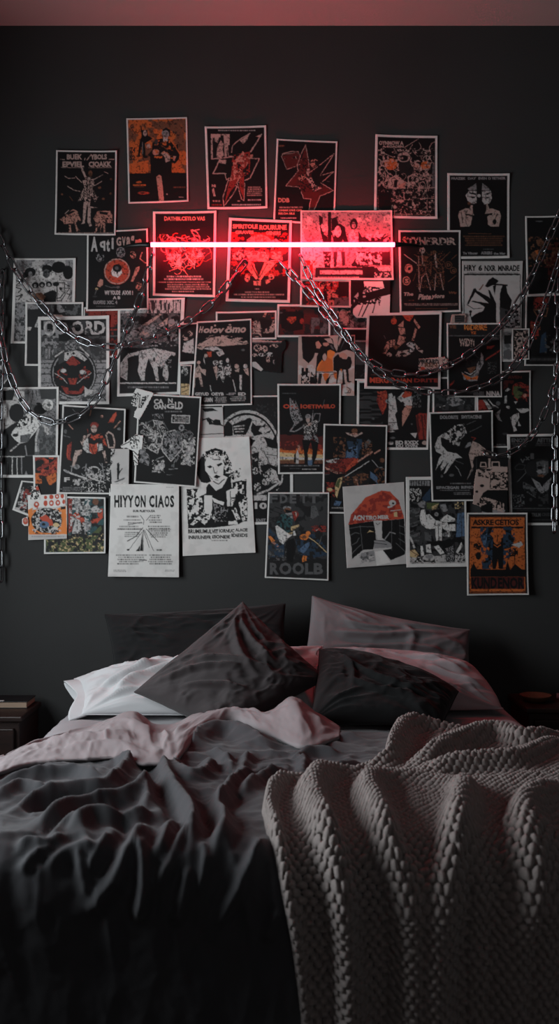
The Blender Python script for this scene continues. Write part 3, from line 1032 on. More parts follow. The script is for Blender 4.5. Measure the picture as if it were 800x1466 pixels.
class Painter:
    def __init__(self, X, Y, ox, oy, sc, seed):
        self.o, self.sc, self.seed = np.array([ox, oy], float), sc, seed
        w = .9
        self.X = X + w * (fbm(X * .35, Y * .35, seed, 2) - .5)
        self.Y = Y + w * (fbm(X * .35 + 40, Y * .35, seed + 7, 2) - .5)
        self.X0, self.Y0 = X, Y
        self.C = np.zeros(X.shape + (3,))
        self.T = np.zeros(X.shape)

    def pts(self, v):
        a = np.array([float(x) for x in v])
        return a.reshape(-1, 2) * self.sc + self.o

    def put(self, m, cov, col, alpha=1.0):
        c = (cov * alpha)[..., None]
        self.C[m] = self.C[m] * (1 - c) + col * c

    def box(self, lo, hi, pad=1.5):
        return (self.X > lo[0] - pad) & (self.X < hi[0] + pad) & (self.Y > lo[1] - pad) & (self.Y < hi[1] + pad)

    def poly_sdf(self, P, m):
        x, y = self.X[m], self.Y[m]
        d = seg_dist(x, y, [tuple(p) for p in P])
        return np.where(inside(x, y, [tuple(p) for p in P]), -d, d)

    def poly(self, col, P, alpha=1.0, mask=None):
        m = self.box(P.min(0), P.max(0))
        if m.any():
            cov = np.clip(.5 - self.poly_sdf(P, m) / .8, 0, 1)
            if mask is not None:
                cov = cov * mask(self.X0[m], self.Y0[m])
            self.put(m, cov, col, alpha)

    def line(self, col, w, P, closed=False):
        m = self.box(P.min(0), P.max(0), w + 1)
        if m.any():
            d = seg_dist(self.X[m], self.Y[m], [tuple(p) for p in P], closed)
            self.put(m, np.clip(.5 - (d - w / 2) / .8, 0, 1) * min(1, w / .5), col)

    def ell(self, col, c, r, ring=0):
        m = self.box(c - r - ring, c + r + ring)
        if m.any():
            q = np.hypot((self.X[m] - c[0]) / r[0], (self.Y[m] - c[1]) / r[1])
            d = (q - 1) * min(r)
            if ring:
                d = np.abs(d) - ring / 2
            self.put(m, np.clip(.5 - d / .8, 0, 1), col)

    def text(self, col, lo, hi, s, slant=0.0):
        T = text_tris(s)
        P = T * (hi - lo) + lo
        P[..., 0] += slant * (hi[1] - P[..., 1])
        for dx, dy in ((-.2, -.2), (.2, -.2), (-.2, .2), (.2, .2)):
            m = (self.X0 > lo[0] - 1) & (self.X0 < hi[0] + 1 + abs(slant) * (hi[1] - lo[1])) & (self.Y0 > lo[1] - 1) & (self.Y0 < hi[1] + 1)
            if not m.any():
                return
            x, y = self.X0[m] + dx, self.Y0[m] + dy
            hit = np.zeros(x.shape, bool)
            for a, b, c in P:
                d1 = (x - b[0]) * (a[1] - b[1]) - (a[0] - b[0]) * (y - b[1])
                d2 = (x - c[0]) * (b[1] - c[1]) - (b[0] - c[0]) * (y - c[1])
                d3 = (x - a[0]) * (c[1] - a[1]) - (c[0] - a[0]) * (y - a[1])
                hit |= ((d1 >= 0) & (d2 >= 0) & (d3 >= 0)) | ((d1 <= 0) & (d2 <= 0) & (d3 <= 0))
            if not hasattr(self, 'acc'):
                self.acc = np.zeros(self.X0.shape)
            self.acc[m] += hit * .25
        m = self.acc > 0
        self.put(m, np.clip(self.acc[m] * 1.15, 0, 1), col)
        self.T[m] = 1
        del self.acc

    def fine(self, col, lo, hi, n, rnd):
        """n lines of print too small to read"""
        h = (hi[1] - lo[1]) / n
        for i in range(n):
            y0 = lo[1] + h * (i + .2)
            cut = rnd.uniform(0, .12) * (hi[0] - lo[0])
            x = lo[0] + cut
            while x < hi[0] - cut:
                w = rnd.uniform(.5, 2.6)
                m = (self.X0 > x - .6) & (self.X0 < x + w + .6) & (self.Y0 > y0 - .6) & (self.Y0 < y0 + h * .62 + .6)
                if m.any():
                    cx = np.clip(.5 + (w / 2 - np.abs(self.X0[m] - x - w / 2)), 0, 1)
                    cy = np.clip(.5 + (h * .31 - np.abs(self.Y0[m] - y0 - h * .31)), 0, 1)
                    self.put(m, cx * cy, col, rnd.uniform(.55, .95))
                x += w + rnd.uniform(.35, .8)

    def run(self, art):
        rnd = random.Random(self.seed)
        for ln in art.strip().splitlines():
            for cmd in ln.split(';'):
                a = cmd.split()
                if not a:
                    continue
                k, col = a[0], PAL[a[1]]
                if k == 'p':
                    self.poly(col, self.pts(a[2:]))
                elif k == 'r':
                    (x0, y0), (x1, y1) = self.pts(a[2:6])
                    self.poly(col, np.array([(x0, y0), (x1, y0), (x1, y1), (x0, y1)]))
                elif k in 'lq':
                    self.line(col, float(a[2]) * self.sc, self.pts(a[3:]), k == 'q')
                elif k == 'e':
                    self.ell(col, self.pts(a[2:4])[0], np.array([float(x) for x in a[4:6]]) * self.sc)
                elif k == 'o':
                    self.ell(col, self.pts(a[3:5])[0], np.array([float(x) for x in a[5:7]]) * self.sc, float(a[2]) * self.sc)
                elif k in 'ti':
                    P = self.pts(a[2:6])
                    self.text(col, P[0], P[1], ' '.join(a[6:]), .25 if k == 'i' else 0)
                elif k == 'f':
                    P = self.pts(a[2:6])
                    self.fine(col, P[0], P[1], int(a[6]), rnd)
                elif k == 'N':          # blotches inside an outline
                    fs, th, sd = float(a[2]) * self.sc * .6, float(a[3]), int(a[4])
                    self.poly(col, self.pts(a[5:]), 1.0,
                              lambda x, y: sstep(th - .06, th + .06, fbm(x / fs, y / fs, sd, 4)))
                elif k == 'z':          # loose curling pen strokes: width, count, length
                    wd, n, ln_ = float(a[2]) * self.sc, int(a[3]), float(a[4]) * self.sc
                    O = self.pts(a[5:])
                    lo, hi = O.min(0), O.max(0)
                    for _ in range(n):
                        for _t in range(20):
                            q = np.array([rnd.uniform(lo[0], hi[0]), rnd.uniform(lo[1], hi[1])])
                            if inside(q[:1], q[1:], [tuple(v) for v in O])[0]:
                                break
                        th, cv, path = rnd.uniform(0, 6.3), rnd.uniform(-.9, .9), [q]
                        for _t in range(5):
                            th += cv + rnd.uniform(-.3, .3)
                            q = q + ln_ / 5 * np.array([math.cos(th), math.sin(th)])
                            path.append(q)
                        self.line(col, wd * rnd.uniform(.6, 1.3), np.array(path))
                elif k == 'H':          # strokes inside an outline: spacing, angle
                    sp, an, sd = float(a[2]) * self.sc, math.radians(float(a[3])), int(a[4])
                    ca, sa = math.cos(an), math.sin(an)

                    def strokes(x, y):
                        u_, v_ = x * ca + y * sa, -x * sa + y * ca
                        return sstep(.5, .62, vnoise(u_ / (sp * 6), v_ / sp, sd))
                    self.poly(col, self.pts(a[5:]), 1.0, strokes)
        return self.C


M_paper = bpy.data.materials.new('printed_paper')
M_paper.use_nodes = True
_nt = M_paper.node_tree
_b = _nt.nodes['Principled BSDF']
_a = _nt.nodes.new('ShaderNodeAttribute')
_a.attribute_name = 'ink'
_n = _nt.nodes.new('ShaderNodeTexNoise')
_n.inputs['Scale'].default_value = 260
_mx = _nt.nodes.new('ShaderNodeMixRGB')
_mx.blend_type = 'MULTIPLY'
_mx.inputs['Fac'].default_value = .18
_nt.links.new(_a.outputs['Color'], _mx.inputs['Color1'])
_nt.links.new(_n.outputs['Fac'], _mx.inputs['Color2'])
_nt.links.new(_mx.outputs['Color'], _b.inputs['Base Color'])
_b.inputs['Roughness'].default_value = .62
_b.inputs['Specular IOR Level'].default_value = .25

SHEETS = []


def sheet(name, label, cat, quad, crop, border, bg, art, outline=None, crumple=0.0, paper='W', group=None):
    """quad: TL TR BR BL in wall units; crop: origin and scale of the coordinates used in art"""
    SHEETS.append(dict(name=name, label=label, cat=cat, quad=np.array(quad, float).reshape(4, 2), crop=crop, border=border,
                       bg=bg, art=art, outline=outline, crumple=crumple, paper=paper, group=group))


def quad_overlap(a, b):
    return (a[:, 0].min() < b[:, 0].max() - .5 and b[:, 0].min() < a[:, 0].max() - .5
            and a[:, 1].min() < b[:, 1].max() - .5 and b[:, 1].min() < a[:, 1].max() - .5)


def hang_sheets():
    RES = 1.5                                       # paint samples per wall unit
    for i, s in enumerate(SHEETS):
        s['layer'] = 1 + max([t['layer'] for t in SHEETS[:i] if quad_overlap(s['quad'], t['quad'])], default=0)
    for i, s in enumerate(SHEETS):
        q = s['quad']
        seed = 100 + i * 13
        rnd = random.Random(seed)
        w = (np.linalg.norm(q[1] - q[0]) + np.linalg.norm(q[2] - q[3])) / 2
        h = (np.linalg.norm(q[3] - q[0]) + np.linalg.norm(q[2] - q[1])) / 2
        nu, nv = max(8, int(w * RES)), max(8, int(h * RES))
        A, B = np.meshgrid(np.linspace(0, 1, nu), np.linspace(0, 1, nv))
        bil = lambda k: (q[0, k] * (1 - A) + q[1, k] * A) * (1 - B) + (q[3, k] * (1 - A) + q[2, k] * A) * B
        X, Y = bil(0), bil(1)
        pn = Painter(X, Y, *s['crop'], seed)
        pn.C[:] = PAL[s['paper']]
        bd = s['border']
        if bd is not None:
            l, t, r, b = bd if isinstance(bd, (tuple, list)) else (bd,) * 4
            d = np.minimum(np.minimum(A * w - l, (1 - A) * w - r), np.minimum(B * h - t, (1 - B) * h - b))
            cov = np.clip(.5 + d / .8, 0, 1)
            keepc = pn.C.copy()
            pn.C[:] = PAL[s['bg']]
            pn.run(s['art'])
            pn.C = keepc * (1 - cov[..., None]) + pn.C * cov[..., None]
        else:
            pn.run(s['art'])
        # broken, photocopied ink and slight wear of the print
        lum = pn.C.mean(-1)
        brk = sstep(.41, .30, fbm(X * .42, Y * .42, seed + 31, 3)) * .6 + .2 * sstep(.45, .25, vnoise(X * 1.1, Y * 1.1, seed + 32))
        brk = brk * (1 - .85 * pn.T)
        if bd is not None:
            pn.C *= (1 - np.clip(brk, 0, .85) * cov * sstep(.02, .09, lum))[..., None]
        pn.C *= (1 - .09 * sstep(.52, .75, fbm(X * .08, Y * .08, seed + 3, 3)))[..., None]
        off = .0012 + .0016 * s['layer'] * np.ones_like(A)
        off += .0004 * np.sin(A * 3 + seed) * np.sin(B * 4 + seed * 2)
        over = [t for j, t in enumerate(SHEETS) if j > i and quad_overlap(s['quad'], t['quad'])]
        for ca, cb, p in ((0, 0, q[0]), (1, 0, q[1]), (1, 1, q[2]), (0, 1, q[3])):
            if any(inside(np.array([p[0]]), np.array([p[1]]), [tuple(v + (v - t['quad'].mean(0)) * .12) for v in t['quad']])[0] for t in over):
                continue
            wgt = np.clip(1 - np.hypot((A - ca) * w, (B - cb) * h) / 34, 0, 1) ** 2
            off += rnd.uniform(.0008, .0065) * wgt
        if s['crumple']:
            off += s['crumple'] * (1 - np.abs(2 * fbm(X * .03 + Y * .012, Y * .022, seed + 5, 3) - 1) - .5) + s['crumple'] * .4
        P = np.stack([(X - CX) / 350, -off, CAM_Z - (Y - CY) / 350], -1)
        base = np.array([P[..., 0].mean(), 0.0, P[..., 2].mean()])
        P = P - base
        idx = np.arange(nu * nv).reshape(nv, nu)
        Q = np.stack([idx[:-1, :-1], idx[1:, :-1], idx[1:, 1:], idx[:-1, 1:]], -1).reshape(-1, 4)
        V, C = P.reshape(-1, 3), pn.C.reshape(-1, 3)
        if s['outline'] is not None:
            O = np.array(s['outline'], float).reshape(-1, 2)
            jx = 1.1 * (fbm(X * .5, Y * .5, seed + 8, 2) - .5)
            keep = inside(X + jx, Y + jx, [tuple(p) for p in O]).ravel()
            Q = Q[keep[Q].all(1)]
            used, inv = np.unique(Q, return_inverse=True)
            V, C, Q = V[used], C[used], inv.reshape(-1, 4)
        else:
            ring = np.concatenate([idx[0, :], idx[1:, -1], idx[-1, -2::-1], idx[-2:0:-1, 0]])
            n0 = len(V)
            V = np.concatenate([V, V[ring] + np.array([0, .0006, 0])])
            C = np.concatenate([C, C[ring]])
            k = np.arange(len(ring))
            k2 = (k + 1) % len(ring)
            Q = np.concatenate([Q, np.stack([ring, ring[k2], n0 + k2, n0 + k], -1)])
        me = bpy.data.meshes.new(s['name'])
        set_mesh(me, V, Q)
        at = me.attributes.new('ink', 'FLOAT_COLOR', 'POINT')
        at.data.foreach_set('color', np.concatenate([C, np.ones((len(C), 1))], 1).astype(np.float32).ravel())
        o = link_mesh(s['name'], me, M_paper, None, True)
        o.location = base
        tag(o, s['label'], s['cat'], s['group'])
        if s['outline'] is not None:
            md = o.modifiers.new('thick', 'SOLIDIFY')
            md.thickness = .0005
PG = 'posters and prints on the wall'


def P(label, quad, crop, border, bg, art, **k):
    sheet('poster', label, 'poster', quad, crop, border, bg, art, group=PG, **k)


def F(label, quad, crop, border, bg, art, **k):
    sheet('photo_print', label, 'photo print', quad, crop, border, bg, art, group='photo prints on the wall', **k)


def S(label, quad, crop, bg, outline, art, **k):
    sheet('paper_scrap', label, 'paper scrap', quad, crop, None, bg, art, outline=outline, paper=bg, group='torn paper scraps on the wall', **k)


# ---------------------------------------------------------------- bottom layer first
P('dark maroon poster, a narrow strip between the red emblem poster and the crowd photo',
  (119, 440, 176, 440, 176, 512, 119, 512), (120, 440, .275), 2.5, 'K', 'N r 90 .5 3 0 0 200 0 200 260 0 260; l r 8 0 120 200 116; l g 6 0 150 200 150')
F('black and white group photo with a pasted crowd of faces, upper left under the chain',
  (20, 370, 109, 370, 106, 492, 16, 492), (10, 365, .15), (4, 2.5, 4, 3), 'm', '''
r w 60 40 640 250;N m 160 .5 4 60 40 640 40 640 250 60 250;p w 80 270 200 215 300 190 560 230 600 330 600 450 90 450
e k 225 165 52 44;e m 225 185 20 26;p W 310 130 400 90 450 120 460 200 400 240 320 210;e k 385 135 52 40;e g 378 180 34 42;e k 372 165 14 8;e k 402 165 12 8
e k 495 120 68 55;e k 585 170 50 64;e w 500 215 45 35;p K 160 170 210 140 200 210 120 250
e k 272 290 32 30;e k 335 285 30 28;e k 402 280 30 28;e k 470 280 30 22;e w 272 296 12 14;e w 335 292 12 14;e w 402 288 12 14
p k 350 370 440 335 475 355 470 450 350 450;p n 240 370 330 360 370 400 340 440 260 420
q k 9 480 270 550 265 555 380 520 440 480 440;l k 9 475 415 510 410 540 370;e k 515 325 13 15
l k 10 80 240 130 260 90 290;l k 10 90 310 140 330 110 360;l k 10 90 400 150 380 110 430;l k 8 560 280 600 300;l k 8 560 320 600 320 570 360;l k 8 570 370 600 380 580 420
r m 60 455 190 840;N d 60 .55 9 60 460 190 460 190 840 60 840''')
F('dark photo with a reaching hand, left of the red emblem poster',
  (37, 433, 120, 433, 118, 524, 36, 524), (10, 365, .15), 2.6, 'K', '''
p m 195 470 300 455 300 520 195 520;p w 265 690 300 600 350 585 370 700;p p 425 570 520 572 568 600 545 635 440 622;p d 330 470 440 470 450 560 360 560
p m 480 470 520 485 560 540 590 540 500 555 478 520;p g 425 480 450 478 452 545 430 545;p w 185 690 238 690 226 722 185 722;N g 60 .6 5 560 470 730 470 730 590 560 590''')
P('poster with a round red emblem, grey block letters above it and plank lines',
  (55, 454, 157, 452, 157, 579, 55, 579), (50, 445, .1375), (4, 5, 4.5, 4), 'g', '''
r k 60 80 750 265;N d 80 .52 5 60 260 750 260 750 520 60 520;r k 250 250 380 320;t m 95 110 350 250 LO;t w 385 108 735 252 ORD;N d 70 .58 6 370 100 740 100 740 260 370 260
o w 18 155 185 50 65;p m 110 400 165 390 160 500 112 500;l k 8 140 400 140 500;p m 170 420 200 400 190 470;r d 60 280 240 380;N m 50 .5 8 70 200 250 200 250 390 70 390
r m 60 515 755 800;l k 8 60 548 755 545;l k 10 60 660 755 655;l d 7 60 600 755 605;l k 8 60 752 755 756;q d 10 530 400 605 400 605 500 530 500;q d 10 640 410 690 410 690 500
r m 60 800 755 1000;N d 50 .5 9 260 870 760 870 760 990 260 990
e k 405 655 240 255;o m 13 408 660 218 238;p r 325 540 395 472 475 545 392 595;p r 210 650 290 585 345 660 300 725 232 705;p r 455 655 525 575 585 640 565 715 465 705
N k 26 .5 7 200 570 600 570 600 770 200 770;p r 345 705 445 700 425 770 365 768;p r 275 785 350 800 352 835 460 835 505 780 525 800 480 868 325 868
e w 300 625 30 20;e w 500 640 34 22;l w 6 205 650 290 700 340 760;l w 6 590 650 510 700 440 760;e k 395 640 60 70;l R 6 370 705 380 760;l R 6 400 705 400 765;l R 6 425 705 415 760
p d 240 430 330 400 330 520 250 560;e m 378 372 65 66;N d 18 .5 3 310 310 450 310 450 440 310 440;p w 310 440 440 415 545 505 520 528 440 482 390 468 335 522 308 520;e k 345 450 12 12;e k 405 445 12 12
l w 14 215 480 300 420;l w 14 470 380 565 470;p w 520 790 560 820 640 830 600 860 520 900''')
F('crowd photo in a wide pale border, rows of standing people over a caption line',
  (169, 428, 265, 427, 258, 565, 168, 568), (163, 424, .1375), (3.4, 2.5, 5, 4), 'k', '''
r w 60 30 690 180;N m 60 .48 4 60 30 250 30 250 180 60 180;H d 14 90 5 340 30 690 30 690 180 340 180;r K 560 80 575 180
t m 80 185 175 210 JADER;N g 70 .5 6 60 185 680 185 680 500 60 500;p p 300 300 480 185 500 195 350 310;p p 465 300 560 230 560 290 490 320;p p 570 270 620 240 640 290 570 330
e m 410 325 28 28;e p 320 410 52 44;e m 210 385 40 34;e m 600 270 34 30;p g 150 430 300 400 380 450 370 540 160 540;p K 470 490 640 440 640 580 500 570
N m 30 .56 12 90 330 660 260 660 520 90 540
p w 240 580 420 540 640 590 640 610 560 720 580 880 540 880 470 760 470 880 440 880 420 800 360 650 330 880 260 880 240 700 215 620 150 640 140 880 70 840 70 700 150 600
p k 140 650 205 650 210 700 190 880 150 880 155 740;p k 215 620 260 615 262 720 245 780 290 885 245 880 210 760;p k 360 650 410 760 440 885 320 885 330 760
p k 455 730 520 740 500 880 540 885 470 885;p k 530 690 600 610 650 640 650 885 560 885 580 760;l d 5 400 540 480 650;l d 5 290 590 300 650;e d 420 660 12 24 
N m 26 .55 9 480 660 600 660 600 760 480 760;r w 60 900 650 914;r K 60 918 650 1020;f m 80 935 640 965 1;f g 200 970 500 982 1''')
F('small photo of two fighters in white, tucked left of the sunburst poster',
  (256, 464, 284, 462, 280, 521, 256, 523), (255, 445, .1375), (2.2, 2, 1, 4), 'k',
  'e p 80 280 35 34;e p 125 240 26 30;e k 90 260 30 20;p w 45 430 60 340 160 290 165 450;N k 30 .55 4 40 200 170 200 170 300 40 300;l k 8 45 450 100 470 160 450')
F('narrow strip of small photos below the two fighters photo', (257, 523, 275, 523, 272, 568, 257, 567), (255, 445, .1375), 1.4, 'K',
  'e w 70 630 34 50;N k 24 .52 3 30 590 120 590 120 690 30 690;r k 30 690 120 760;r y 30 760 120 880;l k 7 40 800 110 780;l k 7 40 850 110 820')
P('black poster with a big white oval badge, half hidden behind the long-haired portrait',
  (318, 567, 419, 566, 420, 750, 318, 752), (310, 575, .14375), (1.5, 2, 4.5, 3.5), 'K', '''
N d 30 .62 3 340 20 600 20 600 180 340 180;e w 300 480 330 395;e k 300 485 312 372;e w 300 490 300 355
e w 90 225 36 44;p k 70 250 110 190 160 240 160 340 75 345;p k 160 230 330 160 355 180 320 280 290 330 170 330;l w 12 175 250 275 240;l w 12 180 275 270 270;l w 12 190 300 262 298
p k 340 260 360 205 390 240 450 235 420 290 460 320 380 345 345 300;p k 440 250 490 215 480 260;p k 480 320 545 275 530 310;p k 470 350 500 420 510 460 600 470 600 300 560 380
p k 335 365 385 385 350 440 335 440;p w 400 480 490 440 600 480 600 620 560 640 470 600 420 560;l k 7 470 490 530 620;l k 7 440 560 490 660;l k 7 500 525 600 540;e w 430 560 34 70
p k 430 640 520 620 600 650 600 720 560 700 500 690 480 740;p w 485 700 540 660 590 690 628 800 560 815 500 770;p k 350 520 420 500 420 700 500 800 480 880 360 900
e w 375 570 34 24;e w 385 690 30 34;l w 14 420 600 430 680 500 790;e w 405 850 34 44;e w 490 800 38 34;N k 20 .52 5 350 520 540 640 540 880 350 900
l w 20 410 920 520 880 630 800;l w 16 600 880 650 800 655 730;l k 20 520 900 640 840
r k 360 960 500 1190;r w 360 930 500 985;t w 380 1005 500 1070 10;t m 395 1165 490 1200 KNET''')
P('dark landscape print with a glowing red blob, just right of the leaf photo', (397, 436, 515, 436, 515, 483, 395, 483), (355, 430, .1), 3, 'K', '''
N D 120 .45 4 440 60 1600 60 1600 500 440 500;p k 450 150 520 110 700 100 800 200 780 420 600 450 480 400;N D 70 .5 5 460 70 780 70 780 160 460 160
p R 550 270 580 235 690 235 690 280 620 340;N D 20 .6 6 550 230 690 230 690 340 550 340;e g 470 180 26 12;e r 770 300 30 40
H g 40 90 4 900 250 1300 250 1300 480 900 480;p d 1000 250 1250 180 1500 260 1500 480 1300 480''')
F('photo with a pale leaf shape, between the sunburst poster and the red blob print', (309, 447, 396, 445, 396, 486, 309, 487), (355, 430, .1), 2.4, 'K', '''
p S 210 240 270 110 305 120 240 245;N p 50 .52 3 50 290 400 290 400 530 50 530;p k 150 260 360 290 330 370 210 430 180 360;p p 60 370 190 490 190 520 50 400;p p 300 440 390 340 380 420 340 480
r m 250 70 370 100;N r 50 .5 4 290 190 390 190 390 270 290 270;p k 200 470 400 470 400 540 200 540;f m 0 10 30 25 1;f m -300 20 -20 60 1''')
F('torn dark photo of a small crowd on bare wall, left of the yellow dress print', (359, 485, 412, 485, 404, 536, 359, 535), (355, 430, .1), None, 'k', '''
r k 0 0 700 1100;r p 50 562 480 600;r g 50 600 470 616;e p 140 690 60 60;e p 240 700 40 52;e p 370 660 60 26;e w 310 780 46 36;e w 200 780 50 26;e p 95 790 44 24;e m 370 880 16 34;e p 290 850 30 40
N k 26 .52 4 60 620 460 620 460 910 60 910;p w 60 890 110 880 215 990 190 1020 60 950;e k 350 700 36 40''',
  outline=(359, 486, 403, 489, 404, 486, 409, 488, 411, 494, 409, 500, 405, 504, 403, 535, 376, 532, 372, 533, 359, 529), paper='k')
F('dim print with rooftops behind the lower strands of chain, right of the red blob print', (470, 436, 532, 436, 532, 520, 470, 520), (395, 395, .2125), 2.5, 'K', '''
N g 40 .54 4 380 190 640 190 640 560 380 560;e p 450 260 24 34;e p 470 300 20 34;r m 500 300 524 400;e m 560 380 30 26;N p 24 .55 7 410 220 500 220 500 340 410 340''')
P('dim poster edge between the yellow dress print and the orange-lit figure poster', (488, 470, 530, 470, 530, 545, 488, 545), (500, 440, .25), 2.2, 'k', 'r m 0 190 120 200;r d 0 205 120 330;r w 10 270 30 290;N d 60 .55 4 0 200 120 200 120 400 0 400')
F('small photo of a seated couple lit red, under the red landscape print', (430, 400, 502, 401, 502, 441, 429, 440), (395, 395, .2125), 2.6, 'K', '''
e S 380 62 38 26;e S 295 70 30 30;N r 40 .46 4 200 40 490 40 490 210 200 210;p k 320 110 350 90 350 200 310 200;p S 340 90 400 100 420 150 400 200 350 200;p g 390 150 490 145 490 205 390 205;r k 420 40 490 140;N k 24 .55 6 270 30 430 30 430 200 270 200''')
F('torn print of a dark diagonal on white, below the right half of the landscape', (502, 402, 560, 402, 558, 458, 502, 458), (395, 395, .2125), None, 'k', '''
p W 590 36 715 36 728 84 600 118;p W 520 225 560 185 640 165 770 122 768 292 540 285 515 260;N w 40 .5 3 520 150 600 60 620 130 530 200;l k 9 640 150 580 275;l k 7 600 160 555 270;l k 7 680 140 640 285;N k 18 .5 5 600 70 720 80 700 190 520 200
p k 520 205 600 160 640 130 770 70 770 125 640 160 560 190;l k 6 690 160 695 200''', outline=(503, 403, 559, 403, 558, 457, 510, 456, 505, 451, 503, 441), paper='k')
P('turntable poster with a salmon record disc and curly lettering', (125, 332, 212, 328, 213, 444, 124, 446), (120, 322, .125), 2.3, 'k', '''
t w 85 140 160 310 A;t w 185 190 250 300 q;t w 260 170 300 310 t;t w 320 150 345 280 i;t p 375 145 430 245 G;t p 440 140 480 245 V;t p 490 140 535 245 a;t p 540 130 580 255 g;t S 590 175 620 235 l;t S 620 165 665 235 e
e m 190 375 48 52;N k 22 .47 3 140 320 245 320 245 425 140 425;e k 190 330 20 10;o m 9 425 318 46 52;N m 20 .5 5 385 275 465 275 465 365 385 365;e S 560 350 38 42;N k 20 .5 6 520 310 600 310 600 395 520 395;l S 10 670 320 645 390 690 430 720 440
e S 383 537 148 148;e R 383 545 148 142;o p 10 383 537 140 140;p W 315 540 335 490 430 500 440 560 385 608 330 585;e k 385 500 52 46;e g 380 500 20 20;e k 385 548 10 22
p S 600 490 640 480 640 510 565 655 540 650;p S 165 660 190 625 225 635 220 690 195 715 155 705;e y 150 738 14 14;l g 10 150 740 130 800;e d 130 825 26 10;e S 630 705 38 46;N k 18 .5 7 590 660 670 660 670 750 590 750
l g 9 250 700 320 720 400 715;e g 395 718 18 14;t w 240 755 420 805 WY YOUDE;t w 440 755 565 805 AXVI !;t w 335 820 420 855 A B;t m 112 870 250 912 GUOFEXS;t m 265 870 385 912 XIC. 4;f g 120 928 390 946 1''')
P('black poster of a caped figure between two dogs, with lettering in two rows',
  (81, 216, 168, 217, 166, 338, 79, 337), (75, 210, .125), 2.3, 'k', '''
t p 170 95 345 155 BUEK;t p 440 95 628 155 YBOLS;l p 7 100 155 140 155;l p 7 655 155 710 155;l p 8 375 160 380 140;l p 10 400 160 440 110
t p 120 178 365 240 EPVIEL;t p 420 178 680 240 CIOAKK;l p 5 110 246 365 248;l p 5 420 248 680 246
p p 315 215 345 235 395 360 375 370;e n 440 315 22 34;p p 350 400 400 355 470 365 490 450 460 480 520 600 490 640 450 560 430 690 520 705 460 710 400 690 360 690 370 600 290 640 340 530 370 470
l k 8 400 380 405 600;l k 8 430 400 425 580;l k 7 460 440 480 600;l k 8 380 480 350 600;N k 20 .56 4 340 360 500 360 520 640 290 640
p p 360 690 395 690 375 880 330 895 350 870;p p 412 700 445 705 440 870 455 910 430 920 405 870
l p 7 150 345 190 372 260 365;l p 7 270 350 340 415;l p 7 180 460 240 500 320 520;l p 6 475 385 580 330;l p 6 490 450 570 405;l p 6 600 295 640 315;e n 545 475 18 14;e n 588 605 16 12;l n 6 200 580 240 625;e n 115 552 12 10;e n 670 545 12 10;e n 675 380 12 10;l p 6 510 590 530 580
p S 100 830 160 790 240 720 290 745 330 850 270 870 290 930 320 970 280 975 255 870 215 900 220 985 195 985 195 890 140 895 125 860 80 835
p k 160 770 240 735 270 745 190 790;N k 26 .6 7 110 790 330 790 330 980 110 980;l p 7 150 775 190 735
p S 475 830 520 745 660 740 690 790 690 880 610 880 605 985 590 985 580 880 550 990 555 880 520 970 485 990 500 870;p k 540 745 650 760 630 790 545 775;N k 26 .6 9 480 790 690 790 690 980 480 980
f p 60 985 700 1005 1''')
P('orange poster of two dark-clad figures, one long leg reaching the bottom edge', (181, 170, 268, 168, 270, 289, 184, 292), (175, 165, .125), 2.2, 'o', '''
N n 200 .55 3 50 50 750 50 750 660 50 660;r k 50 660 780 1010;p o 70 560 300 520 300 665 70 668
p k 205 120 222 130 230 175 290 170 300 240 350 270 260 330 270 480 235 480 220 370 200 480 180 460 200 290 225 240;e p 262 210 24 34;e k 258 205 8 6;e k 275 205 6 6;l m 6 230 310 235 440;e k 185 470 24 10;e k 265 480 30 14
p o 265 350 340 290 350 380 280 380;p p 270 340 310 330 330 370 290 385
p k 345 330 390 280 450 270 540 280 600 360 660 460 650 510 600 560 570 545 565 690 560 1010 320 1010 325 680 320 480 290 460 340 400
e m 498 205 45 54;p k 460 170 500 145 550 170 550 230 535 250 535 200 500 170 470 190;l k 8 470 205 490 205;l k 8 508 205 525 205;l k 7 490 245 510 242;p w 470 240 500 275 520 250 520 300 470 300
e S 385 425 40 34;p p 440 440 480 410 550 470 550 520 500 545 480 470;p S 585 470 620 470 600 525 585 520;l n 8 450 350 520 400;l n 8 540 350 560 390;N o 40 .62 5 370 290 600 290 600 500 370 500;e d 390 310 20 34
p S 390 710 420 685 450 700 470 880 478 985 425 985 405 830
t K 92 110 130 150 G;t K 580 185 620 215 N;t K 620 220 660 250 W;t K 600 90 630 110 E;t K 85 370 150 430 Z4;t K 85 460 150 520 S2;p k 610 350 645 330 640 400
e o 190 768 30 12;l o 14 130 802 265 802;l n 6 140 820 250 822;e R 245 893 60 16;e k 235 892 30 8;f n 580 815 720 840 1;e p 512 905 8 8;l p 6 650 940 700 945''')
